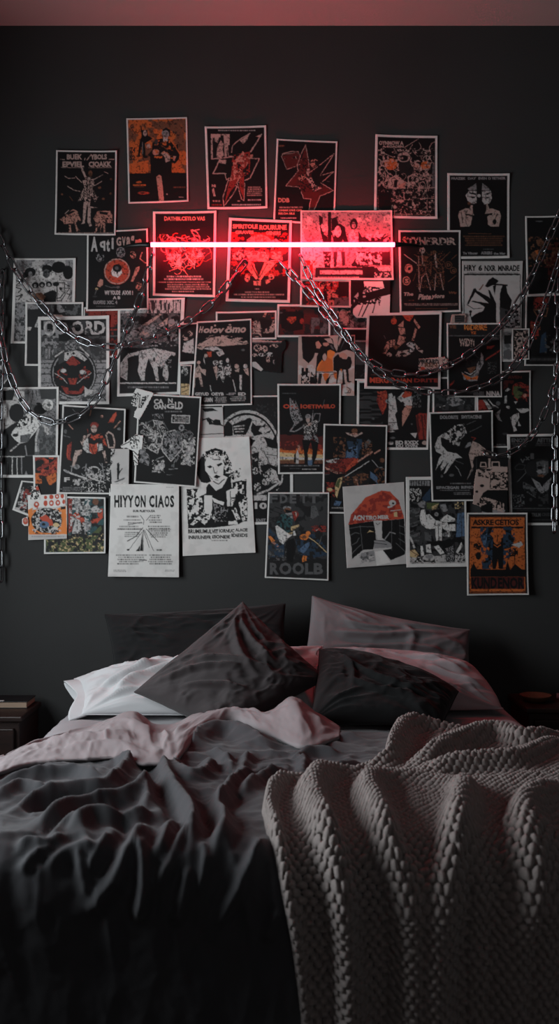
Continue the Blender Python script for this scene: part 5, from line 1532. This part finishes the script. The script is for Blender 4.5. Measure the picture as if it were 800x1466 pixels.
P('black poster of a pale clawed monster reaching down, thin serif title', (613, 591, 704, 588, 706, 717, 617, 718), (608, 585, .1375), 2.2, 'k', '''
t m 152 75 340 112 DOLORITE;t m 372 72 582 108 SHYTACENE;p w 95 400 130 300 200 255 260 285 240 330 210 320 160 300 165 380 220 440 330 470 380 515 320 520 290 555 210 670 190 680 240 560 190 620 165 650 155 610 190 540 130 600 110 640 140 520 170 480 110 450
N w 26 .5 4 210 260 300 180 400 160 430 260 360 320 340 390 260 370;e w 340 265 24 34;e k 300 290 20 26;e k 340 200 20 20;l m 8 390 180 410 260 370 320;p w 300 370 360 350 350 390;p k 160 310 220 400 330 470 230 450 170 390
p m 410 410 440 360 470 350 480 380 430 410;p p 450 480 490 340 540 360 620 420 660 480 600 490 510 500 490 560 500 600 430 740 480 620;l r 7 480 300 520 310 500 330;l g 5 460 245 580 185;l g 5 430 170 520 130;l m 7 310 600 345 640 370 700;l g 6 300 540 390 575;e g 270 695 24 14;e g 170 705 14 14;l m 6 490 640 440 720
f m 235 770 490 790 1;t m 115 808 350 838 EIPACEGARI;t m 370 805 495 835 BUPART;f m 115 845 490 858 1;f m 275 868 480 900 2''')
P('dim grey poster of a painted clown-like face below the short chain, right edge', (725, 622, 796, 621, 797, 752, 729, 752), (720, 615, .1), (4, 3.5, 3, 3.5), 'k', '''
t g 115 125 330 185 ENOY;t g 480 125 690 185 AETTR;f g 120 190 340 250 2;f g 440 190 690 240 2;q d 9 160 540 220 490 310 510 290 570 180 575;l g 9 310 570 320 620 200 750;t g 240 420 310 480 V;t g 310 390 380 440 x;t g 380 340 440 420 i
p K 310 560 350 470 480 420 640 420 650 620 520 690 340 660;p g 470 470 540 440 640 450 640 620 560 690 490 660;e k 520 545 40 24;p m 470 600 520 570 560 600 590 480 600 620 540 660;e n 540 660 50 20;l d 8 480 640 600 630;e r 680 545 30 20
p m 400 690 520 770 560 830 580 780 660 710 690 680 640 860 540 920 480 850;p d 300 750 400 800 470 930 440 960 340 800;N g 50 .52 4 280 750 480 850 460 980 280 870;N g 34 .54 5 130 930 300 930 300 1100 130 1110;e d 390 1005 20 24;N d 60 .5 6 500 880 640 880 640 1100 500 1100
l g 9 100 1130 710 1130;l d 6 200 1155 710 1150;t g 400 1195 530 1245 TRILM;t d 545 1195 680 1240 CRED;f d 380 1275 700 1310 1''')
F('torn collage of grey photos hanging under the clawed monster poster', (676, 655, 728, 655, 728, 738, 674, 738), (660, 640, .15015), None, 'K', '''
r k 90 80 450 680;p p 120 220 250 200 250 110 270 110 270 190 430 190 440 410 240 410 200 440 130 560 100 540 110 330;q p 11 180 150 225 150 230 190 175 190;q p 11 285 145 350 145 355 190 285 190;N k 30 .5 4 150 210 290 210 250 300 150 280;r k 265 240 440 400
N p 30 .5 5 270 230 440 230 440 400 270 400;p k 240 420 440 420 440 620 420 600 330 520 250 480 200 480;p m 180 640 200 600 410 600 400 630 330 662 230 650;N p 26 .47 6 120 480 250 480 400 540 400 620 120 560;p k 180 560 290 530 290 640 180 610;e k 190 370 20 14;e k 140 425 14 12''',
  outline=(680, 656, 726, 655, 726, 735, 712, 740, 700, 738, 687, 735, 685, 725, 675, 722, 677, 690, 680, 672), paper='K')
P('orange poster of black silhouettes with raised arms, lowest at right', (667, 734, 753, 734, 755, 851, 667, 852), (660, 640, .15015), 2.2, 'K', '''
r o 70 660 600 1390;q k 10 75 665 595 665 605 1380 60 1380;t k 100 690 300 745 ASKRE;t k 310 690 540 745 CETIOS;r k 85 757 580 775
p k 170 850 230 780 270 760 300 760 265 830 300 870 340 830 375 870 420 830 400 760 460 750 470 830 500 880 460 960 400 970 390 1160 350 1160 340 1070 320 1160 290 1160 280 1060 250 1160 190 1160 190 1110 240 1060 260 960 200 940;e o 335 880 38 46;l k 8 335 840 335 900;l o 8 305 930 335 955 365 930;p b 180 860 240 820 230 940 200 930;N B 40 .5 3 170 760 300 760 280 1160 190 1160;N B 40 .5 5 390 760 500 760 500 960 390 1160
N k 26 .45 6 110 920 190 910 190 980 110 980;e k 155 1035 26 36;N k 24 .42 7 440 970 530 960 530 1040 450 1040;l k 8 500 1040 500 1110;p w 470 930 560 900 580 930 540 960;p k 80 1160 110 1100 140 1160 410 1170 430 1080 460 1170 500 1110 560 1160 590 1170 590 1230 80 1230;r k 80 1165 600 1235
r D 85 1235 590 1350;t k 90 1240 330 1350 KUND;t k 340 1240 590 1350 ENOR;l k 10 90 1225 240 1225;l o 10 80 1362 590 1362;l D 6 90 770 90 790''')
# ---- left lower cluster
F('photo of a white mask and round lens, cut by the left picture edge', (-14, 555, 85, 554, 83, 684, -14, 684), (0, 520, .11875), (3, 3, 3.2, 4), 'g', '''
N m 120 .5 3 -100 290 720 290 720 1120 -100 1120;r w -120 290 300 800;p k 10 340 190 320 160 450 10 450;e k 205 600 90 110;p k -120 1120 20 900 60 800 150 740 240 700 440 800 420 1110
p m 350 460 360 320 460 310 480 420 460 500 400 500;l k 9 400 330 400 420;l k 9 440 340 450 400;e k 490 560 80 60;e W 580 505 66 68;e g 595 505 24 20;e k 470 490 30 14;p d 480 300 700 300 700 420 640 440 560 430 500 440
p W 340 605 390 600 500 740 430 830 390 880 330 950 250 970 190 930 140 870 150 830 210 760 240 690;N k 36 .53 5 210 640 400 640 400 760 200 790;p g 250 870 390 850 340 950 250 960;e k 190 870 34 20;l w 16 130 1060 250 960;p w 540 760 580 770 615 830 580 870 545 840
l w 22 470 800 440 900 440 1060;l m 14 310 1000 340 1180 400 1330;l g 8 490 1050 500 1100;r g 480 870 700 1110;N d 60 .5 8 480 900 700 900 700 1110 480 1110;p w 510 740 550 740 550 780
r k -120 1120 420 1370;l W 9 -100 1128 300 1128;l W 10 155 1140 152 1340;l W 10 210 1140 212 1370;l m 12 265 1140 268 1330;p m 320 1300 345 1360 300 1360;l g 10 20 1150 25 1280;l g 12 95 1200 95 1340''')
F('torn snippet with a bird-like orange and white pattern at the left edge', (-14, 520, 13, 522, 12, 553, -14, 553), (0, 520, .11875), None, 'm', 'r g -120 0 120 300;e w 30 80 60 50;p R 0 140 50 120 0 170;p k 0 60 60 130 0 200;l w 20 30 260 90 200;l b 12 60 150 100 110',
  outline=(-14, 521, 6, 523, 12, 532, 11, 545, 4, 553, -14, 553), paper='m')
F('small tilted dark photo with a white edge, behind the orange record sleeve', (31, 688, 54, 690, 46, 741, 18, 730), (10, 640, .1875), (2.6, 2, 1, 3), 'k',
  'N w 30 .55 3 110 300 200 300 200 520 60 470;p w 90 460 160 390 150 470;N r 24 .58 5 130 320 200 320 200 500 100 480;l w 8 100 450 140 420')
F('small red and black foliage photo beside the motorbike rider poster', (48, 652, 86, 652, 84, 712, 49, 712), (10, 640, .1875), 2.6, 'k',
  'N R 60 .46 3 215 80 400 80 400 220 215 220;p k 215 90 280 110 260 200 215 200;N o 40 .46 5 215 200 270 200 270 280 215 280;p o 300 230 380 190 380 260 330 300;H r 14 150 7 215 80 400 80 400 200 215 200;r k 215 290 400 420')
P('colourful fairground painting print with a red arm and teal sky', (64, 710, 152, 712, 152, 792, 64, 793), (10, 640, .1875), 2.3, 't', '''
N K 80 .5 3 300 370 750 370 750 800 300 800;p r 470 400 500 390 500 640 475 660;p m 520 400 550 390 580 470 560 500 520 480;p w 590 450 625 420 640 470 600 500;p R 640 560 700 540 690 480 735 470 735 540 690 580 650 580
p w 640 470 690 440 715 480 650 490;e n 680 415 24 28;p w 620 490 730 480 720 500 620 500;p w 530 530 560 560 575 640 500 650;p R 500 520 540 490 570 530 600 550 590 600 560 560;p r 480 560 510 540 500 640;p m 600 560 650 570 640 630 600 650;l w 8 600 540 600 660;l k 6 540 560 540 630
p G 300 700 470 680 620 690 720 600 745 700 745 800 300 800;p K 660 760 740 600 740 720;N y 22 .62 5 300 690 745 650 745 800 300 800;N K 40 .5 6 300 690 745 650 745 800 300 800;N w 26 .58 7 480 390 640 390 640 660 480 660''')
P('record sleeve with an orange surround and a dark eye-like oval, topped by red characters', (41, 709, 97, 707, 97, 771, 42, 773), (10, 640, .1875), None, 'W', '''
r W 100 300 500 720;p O 165 480 210 460 455 450 465 665 172 672;p W 210 370 270 380 455 360 455 450 380 470 210 480;e k 308 560 118 96;N w 24 .53 3 200 470 420 470 420 650 200 650;p R 250 540 300 515 350 560 360 600 320 600;e b 290 592 36 26;e k 285 590 14 10;p w 310 650 370 600 400 620 370 660
e y 380 595 24 16;N K 20 .55 5 210 630 400 630 400 665 210 665;r w 172 668 466 705;f m 180 674 460 690 1;r k 415 455 452 475;N K 18 .5 6 330 470 420 470 420 540 340 540''')
S('ragged strip of paper with red round characters over the record sleeve', (40, 690, 97, 690, 97, 734, 40, 734), (10, 640, .1875), 'W', (46, 703, 52, 695, 56, 694, 60, 708, 80, 708, 95, 707, 96, 724, 80, 727, 62, 727, 50, 730, 43, 722),
  'r W 150 250 470 520;N K 20 .5 3 170 280 260 280 260 400 170 400;e R 240 315 14 14;e R 345 380 16 18;e R 388 378 16 18;e R 428 374 14 18;e R 300 385 12 14;e R 232 440 20 24;e R 300 430 16 22;e R 345 428 18 22;e R 395 425 18 22;e R 440 418 12 18;e W 232 436 8 8;e W 345 428 8 9;e W 395 425 7 9;e W 388 378 6 7;l R 8 240 460 236 478')
S('tiny rounded sticker poking out left of the record sleeve', (32, 738, 43, 738, 43, 755, 32, 755), (10, 640, .1875), 'W', (35, 741, 42, 739, 43, 753, 37, 754, 33, 750, 33, 744),
  'r W 100 500 200 640;e R 150 565 20 26;e S 150 560 10 12')
P('black poster of a rider on a motorcycle with red sparks', (91, 580, 181, 586, 177, 708, 84, 707), (78, 575, .14375), 2.2, 'k', '''
p R 540 215 590 130 620 105 625 140 590 210;l S 10 600 265 660 200;l S 9 150 235 190 275;e S 478 150 14 14;e g 118 300 16 20;l g 8 100 340 160 360;e m 650 275 16 12;l g 7 190 80 230 120;l n 8 360 140 370 90;l r 8 335 280 340 310
p r 135 440 180 400 165 560 180 590 140 580 125 520;l R 9 140 440 135 560;q p 14 520 330 545 305 585 330 605 400 600 460 550 460
e r 405 240 40 34;e p 400 275 30 38;l k 8 378 268 398 268;l k 8 408 266 425 266;p R 370 330 430 330 470 320 510 380 530 450 500 440 460 360 400 390 350 350;p p 265 400 300 340 370 320 330 370 310 450 280 440;N k 24 .52 3 265 320 530 320 530 450 265 450
p w 300 400 340 360 350 480 390 520 330 510 290 470;p R 350 420 400 430 440 410 430 500 405 540 360 500;p w 430 420 480 420 490 480 440 500;l k 7 360 430 395 520;l k 7 450 420 440 490;p p 480 500 510 490 530 600 520 640
p p 215 490 280 480 280 520 240 540 210 640 180 660 195 560;e m 228 650 30 24;l m 9 175 700 185 640;p k 280 530 490 520 520 640 480 660 300 660;e w 395 710 76 66;e k 410 690 36 30;p w 400 740 490 730 500 770 420 770;N k 26 .55 6 320 640 500 640 500 780 320 780
z m 6 20 70 180 640 560 640 540 800 200 800;l w 16 105 685 170 715 330 770;p m 105 675 150 690 160 720 110 700;l m 10 310 690 325 620;l m 10 480 620 500 760;l w 12 380 770 490 800;l m 9 250 820 350 780;t w 105 755 160 800 F;p w 190 780 230 780 260 830 240 840;N w 24 .6 7 170 770 520 770 520 900 170 900
r k 60 840 270 900;f m 68 848 300 895 3;e m 455 890 14 16;p w 520 660 600 640 600 780 530 800;N k 22 .47 8 510 480 610 480 610 800 510 800''')
F('small pale photo of a bare tree on rubble beside the motorbike rider', (160, 643, 186, 643, 185, 710, 157, 710), (78, 575, .14375), None, 'w', '''
r w 500 400 800 960;p k 500 470 610 480 590 600 570 640 500 640;N w 30 .5 3 500 470 610 470 610 640 500 640;p k 628 620 650 610 655 700 645 780 630 780;l k 9 650 710 680 670;l k 8 645 650 655 630;p g 600 800 710 755 700 775 610 812
p K 560 850 640 820 720 840 735 930 560 930;N W 24 .48 5 540 810 740 810 740 940 540 940;p k 500 660 570 680 580 860 500 880''', paper='w')
F('wisp of white paper with black spikes above the long-haired portrait', (286, 583, 319, 583, 321, 629, 286, 629), (150, 420, .275), None, 'w', 'r w 480 560 640 780;p k 505 600 560 598 590 612 520 618;l k 6 510 660 540 650 590 680 615 690;H k 12 80 3 510 650 610 660 615 690 510 680;l k 4 500 735 620 730', paper='w')
P('white flyer with tall condensed black title and a fan of tiny names', (160, 693, 257, 694, 257, 826, 156, 825), (150, 690, .1375), None, 'W', '''
t k 108 140 160 265 H;t k 168 140 186 265 I;t k 190 140 250 265 Y;t k 245 140 308 265 Y;t k 318 140 372 265 O;t k 380 140 432 265 N;t k 468 140 524 265 C;t k 534 140 552 265 I;t k 558 140 622 265 A;t k 628 140 678 265 O;t k 684 140 728 265 S;t k 300 290 530 315 SUR FLIETOLEA
f k 220 345 380 375 1;f k 470 340 585 380 2;f k 195 385 385 405 1;f k 460 385 600 430 2;f k 240 415 390 435 1;f k 130 450 390 500 2;f k 120 485 400 500 1;f k 450 450 690 520 3;f k 200 515 380 575 3;f k 470 520 650 580 3;f k 450 485 700 500 1
l g 7 380 350 415 400 410 440;l g 7 480 350 440 400;l g 7 250 445 390 420;l k 8 245 615 330 565 400 480;l g 6 255 710 395 520;l k 7 440 490 560 620;l g 6 420 500 515 715;l d 6 410 500 470 680;p k 330 718 375 660 400 520 405 718;l w 4 350 700 370 660;l w 4 370 715 385 620;l k 5 408 500 408 718
e k 250 705 14 10;t k 545 698 605 715 EIGR;f k 118 748 440 860 5;f k 455 748 710 860 5;f g 90 908 240 935 2;f g 625 908 735 932 2;f g 635 50 730 62 1;r W 360 830 470 865;l g 10 370 810 440 812''', crumple=.0018)
P('tall white flyer with a long-haired portrait in black ink, slightly crumpled', (257, 628, 357, 625, 366, 791, 262, 796), (255, 620, .14375), None, 'W', '''
p k 85 560 330 540 680 460 690 860 600 910 380 940 100 950;N W 40 .5 3 85 560 220 560 260 760 240 850 100 860;p W 190 590 210 500 300 490 280 600 200 640;p k 200 290 260 190 370 150 470 180 530 300 540 390 620 350 640 400 560 470 480 430 440 300 330 280 280 240 270 350 330 480 230 490 190 400
p W 265 300 290 240 360 270 440 270 470 330 460 430 490 440 440 540 370 580 310 500 340 470 270 370;z W 5 9 110 225 280 320 190 440 200 500 300 470 330 460 260 300 250 250 330;p k 200 300 265 250 270 370 330 480 290 500 230 490 195 420;p k 460 270 510 250 540 390 600 380 640 420 560 470 490 440 450 420;z W 4 8 80 480 300 530 330 600 400 520 440;N k 26 .66 5 205 250 320 160 440 160 470 260 380 250 280 240;N W 34 .55 6 220 190 500 170 540 400 480 400 420 260 260 260;l W 7 330 200 310 270;l W 7 390 190 400 260;l W 7 450 210 470 290
p k 285 335 320 320 345 335 315 350;e k 318 340 16 10;p k 385 315 430 295 445 310 400 335;e k 415 315 16 10;l k 6 350 340 365 400 385 400;l k 5 360 400 390 385;p k 350 440 380 415 400 425 425 430 390 455;l k 6 370 465 400 470;l k 6 285 400 340 460;l k 9 350 480 400 510 460 460
p k 280 540 310 500 380 580 440 550 500 430 530 440 520 560 460 590 430 640 280 610;N W 30 .52 7 520 330 640 370 650 470 540 480;p W 260 620 340 620 340 760 330 800 260 770;p W 335 640 400 670 460 690 450 720 360 690;p W 480 580 520 560 600 540 570 650 540 730 490 730;l k 7 520 580 520 720;p k 570 560 640 530 640 660 570 740
N W 36 .52 8 560 400 680 420 680 600 560 620;p W 120 910 200 830 250 800 280 760 330 800 380 820 370 890 330 830 270 920 210 870 150 920;N k 24 .55 9 120 820 370 780 370 920 130 920;p W 530 760 570 740 620 860 560 870 500 880 500 910 600 910;p W 600 690 680 640 690 860 640 880;N k 26 .52 10 520 640 690 640 690 880 520 880
p k 340 700 480 740 530 740 500 890 430 890 380 900;N m 24 .58 11 350 700 500 740 480 880 380 880;l W 9 530 450 540 540;r W 660 500 700 640;p k 650 480 680 470 680 640 660 630
t k 100 958 400 1000 BRUMIUMULVIT;t k 410 955 560 992 IORNUC;t k 570 948 692 980 ALACIE;t k 105 1020 330 1056 INRFIUNEFR;t k 340 1015 520 1050 IIIONEIE;t k 530 1000 692 1035 IDIEIDS;f k 310 1060 510 1078 1''', crumple=.0015)
P('black fantasy poster with two outlined figures and a diamond frame, tilted over its neighbours', (199, 564, 289, 569, 281, 698, 193, 691), (165, 555, .1625), 2.1, 'k', '''
t w 345 105 430 150 CA;t w 470 100 510 140 N;t w 345 150 450 195 OAN;t w 455 145 525 190 G;t w 530 130 600 195 LD;f m 420 205 610 225 1;q w 8 505 248 660 252 655 318 502 310;f w 515 255 655 312 4
p m 330 235 425 235 430 275 340 275;N k 18 .5 3 330 230 430 230 430 280 330 280;q w 7 340 290 375 365 425 305;e m 378 310 18 20;l g 9 230 410 290 310 330 290;l g 8 425 300 470 380;N d 40 .48 4 260 320 440 330 430 480 260 480;N w 24 .46 5 305 380 370 380 420 430 350 470 310 460
q w 8 320 500 400 500 375 585 300 540;N w 22 .5 6 320 490 410 490 380 580 310 550;q w 9 440 400 530 378 590 450 595 540 495 650 420 560 415 480;N m 26 .55 7 440 400 540 380 590 460 590 550 495 640 425 560;l m 10 490 480 490 590;p w 480 510 520 510 500 550;z w 5 36 70 240 340 440 320 440 560 250 560;z m 5 40 70 420 400 690 400 680 640 430 640;e m 588 358 24 30;e k 588 358 10 12;N g 30 .5 8 540 380 680 380 680 480 560 470
p m 640 520 690 440 710 480 670 580 670 700 600 650;N w 30 .5 9 600 460 710 440 700 690 580 680;p g 220 530 260 540 300 620 260 660 230 620;N m 30 .5 10 220 530 310 600 300 690 220 660;p m 360 700 430 640 440 690 390 740 330 750;N w 20 .52 12 330 640 440 640 440 750 330 750;l m 8 370 630 430 610;l m 7 480 720 550 715;l m 7 460 770 520 775;e g 510 690 12 12
r k 190 770 700 850''')
S('torn white scrap with stacked dark lettering, top left corner of the fantasy poster', (187, 555, 224, 555, 224, 602, 187, 602), (165, 555, .1625), 'W', (196, 556, 222, 563, 206, 594, 201, 602, 192, 598, 194, 590, 197, 584, 188, 581, 191, 566),
  'r W 130 0 380 300;N K 16 .45 3 150 50 215 50 200 180 140 170;l K 9 180 60 230 70;l k 8 215 180 225 70;N K 14 .42 4 215 180 245 90 305 70 280 110 240 185;l W 5 200 60 190 170')
S('torn white arrow-like scrap with scribbles, left edge of the fantasy poster', (171, 620, 209, 620, 209, 670, 171, 670), (165, 555, .1625), 'W', (173, 639, 195, 622, 207, 624, 205, 643, 200, 646, 199, 666, 193, 667, 191, 646, 182, 642, 175, 642),
  'r W 30 400 300 720;l k 8 60 515 130 480;N K 22 .5 3 130 420 220 420 220 540 140 540;l k 8 165 560 205 600;l k 8 175 600 205 640;l k 8 170 640 200 670;l k 6 180 430 200 520')
P('rock poster of a guitarist with a white guitar over grey block letters', (384, 705, 471, 705, 470, 831, 379, 827), (374, 700, .125), 2, 'K', '''
r K 60 40 780 1040;N d 90 .5 3 70 50 770 50 770 800 70 800;t g 85 62 185 165 F;t g 212 62 300 165 D;t g 325 62 400 165 E;t g 440 60 530 165 T;t g 535 60 665 165 T;H K 12 20 4 70 180 240 180 240 420 70 420
p d 440 400 560 330 580 180 620 180 665 300 640 400 470 440;p g 570 200 620 180 660 300 560 360;e m 295 220 46 24;e n 300 245 40 30;p k 270 235 350 250 340 280 280 270;p m 270 280 350 270 360 340 320 330;p r 350 260 410 250 430 290 380 370;p p 380 270 410 260 400 320
p t 165 400 230 290 290 290 360 350 350 450 310 500 200 440;N K 40 .5 5 165 400 230 290 350 320 350 480 200 460;p k 280 600 370 560 400 650 360 840 290 830;p B 380 540 520 500 700 540 750 760 520 800 420 720;N K 60 .48 6 380 480 750 480 750 800 380 800;N B 60 .5 7 80 440 260 620 260 780 80 780;p b 420 700 540 600 560 640 480 740
p W 158 430 180 415 310 510 350 495 355 525 310 560 250 632 215 610 180 530;p y 340 430 430 405 435 425 355 475 340 470;p W 365 480 385 480 400 530 365 535;p y 300 510 360 490 350 520;l w 6 200 490 300 540
p O 80 540 110 540 155 590 140 620 110 600;p S 115 610 140 600 200 650 190 665 150 640;e b 175 640 18 14;e O 490 550 50 34;e n 490 550 26 18;e O 535 510 26 26;l y 10 545 555 640 620 745 725;N r 30 .52 8 570 420 740 420 740 490 580 490;p p 620 470 660 450 630 480;p O 465 800 480 760 520 770 515 820 470 835
p g 660 610 690 530 680 600 640 680;N g 40 .55 9 80 680 290 680 290 820 80 820;t g 98 845 200 978 R;t g 205 840 345 980 O;t g 355 840 490 980 O;t g 500 848 595 976 L;t g 600 848 705 976 B''')
hang_sheets()
# ================================================================ bedside
M_wood = mat('dark_mahogany', '#2b1915', rough=0.45, col2='#1a0f0d', nscale=4, stretch=(2, 14, 14), bump=.08, bscale=30)
M_pages = mat('book_pages', '#a58d7a', rough=0.85, noise=.25, nscale=10, stretch=(1, 1, 90))
M_cover = mat('black_book_cover', '#121315', rough=0.5, noise=.15)
M_print = mat('white_cover_print', '#c8c8c6', rough=0.6, noise=.1)


def nightstand(label, xl, xr, z):
    yb, yf = -.035, -.335
    r = thing('nightstand', label, 'nightstand', ((xl + xr) / 2, (yb + yf) / 2, 0))
    w, d = (xr - xl) / 2, (yb - yf) / 2
    obj('body', box((-w + .012, -d + .012, .09), (w - .012, d, z - .022), .004), M_wood, r)
    obj('top', box((-w, -d, z - .022), (w, d, z), .005), M_wood, r)
    for k in range(2):
        z0 = z - .20 - .17 * k
        dr = obj('drawer', box((-w + .03, -d - .006, z0), (w - .03, -d + .014, z0 + .155), .004), M_wood, r)
        bm = add_lathe(bmesh.new(), [(0, 0), (.006, 0), (.006, .012), (.013, .018), (.012, .026), (0, .028)], 18)
        bmesh.ops.rotate(bm, verts=bm.verts, cent=(0, 0, 0), matrix=Matrix.Rotation(PI / 2, 3, 'X'))
        bmesh.ops.translate(bm, verts=bm.verts, vec=(0, -d - .005, z0 + .078))
        obj('knob', bm, mat('aged_brass', '#6d5a3c', rough=.35, metal=1.0, noise=.2), dr, True)
    for sx in (-1, 1):
        for sy in (-1, 1):
            bm = bmesh.new()
            add_tube(bm, [(sx * (w - .03), sy * (d - .03), .095), (sx * (w - .026), sy * (d - .026), 0)], [.019, .013], 4)
            obj('leg', bm, M_wood, r)
    return r


nightstand('dark wooden nightstand left of the bed with a black book on it', -1.42, -.965, .503)
nightstand('dark wooden nightstand in shadow right of the bed with a shallow dish on it', .925, 1.40, .535)


def book(label, loc, rz, w, d, h, cover, marks=()):
    r = thing('book', label, 'book', loc, rz)
    bm = bmesh.new()
    add_box(bm, (-w / 2, -d / 2, 0), (w / 2, d / 2, .003), .001)
    add_box(bm, (-w / 2, -d / 2, h - .003), (w / 2, d / 2, h), .001)
    add_box(bm, (-w / 2, -d / 2, .001), (-w / 2 + .004, d / 2, h - .001), .001)
    obj('cover', bm, cover, r)
    obj('pages', box((-w / 2 + .004, -d / 2 + .003, .003), (w / 2 - .004, d / 2 - .003, h - .003)), M_pages, r)
    for (x0, y0, x1, y1) in marks:
        obj('title_mark', box((x0, y0, h - .0002), (x1, y1, h + .0008)), M_print, r)
    return r


book('thick black book with brown page edges and white cover print on the left nightstand', (-1.115, -.115, .503), .0, .262, .135, .027, M_cover,
     [(-.06, -.062, .035, -.044), (-.02, -.005, -.008, .012)])
book('thin dusky red book at the right picture edge on the right nightstand', (1.215, -.22, .535), .05, .24, .16, .022,
     mat('dusky_red_cover', '#6a4548', rough=.6, noise=.2))

# shallow wooden dish
dish = thing('dish', 'shallow brown wooden dish on the right nightstand', 'dish', (.995, -.20, .535))
bm = add_lathe(bmesh.new(), [(0, 0), (.035, 0), (.040, .004), (.058, .020), (.061, .025), (.058, .026), (.040, .010), (0, .007)], 36)
o = obj('bowl', bm, mat('brown_dish_wood', '#6a4a38', rough=.5, noise=.3, nscale=20), dish, True)
# pale candle jar with dark lid
jar = thing('candle_jar', 'cream candle jar with a dark lid cut off by the right picture edge', 'candle jar', (1.165, -.115, .557 - .022))
bm = add_lathe(bmesh.new(), [(0, 0), (.034, 0), (.038, .004), (.038, .085), (.036, .09), (0, .09)], 32)
obj('jar', bm, mat('cream_glass', '#b9ab93', rough=.3, noise=.1), jar, True)
bm = add_lathe(bmesh.new(), [(0, .09), (.039, .09), (.040, .094), (.040, .112), (.037, .116), (.008, .117), (.008, .126), (.012, .134), (.008, .140), (0, .141)], 32)
obj('lid', bm, M_black, jar, True)
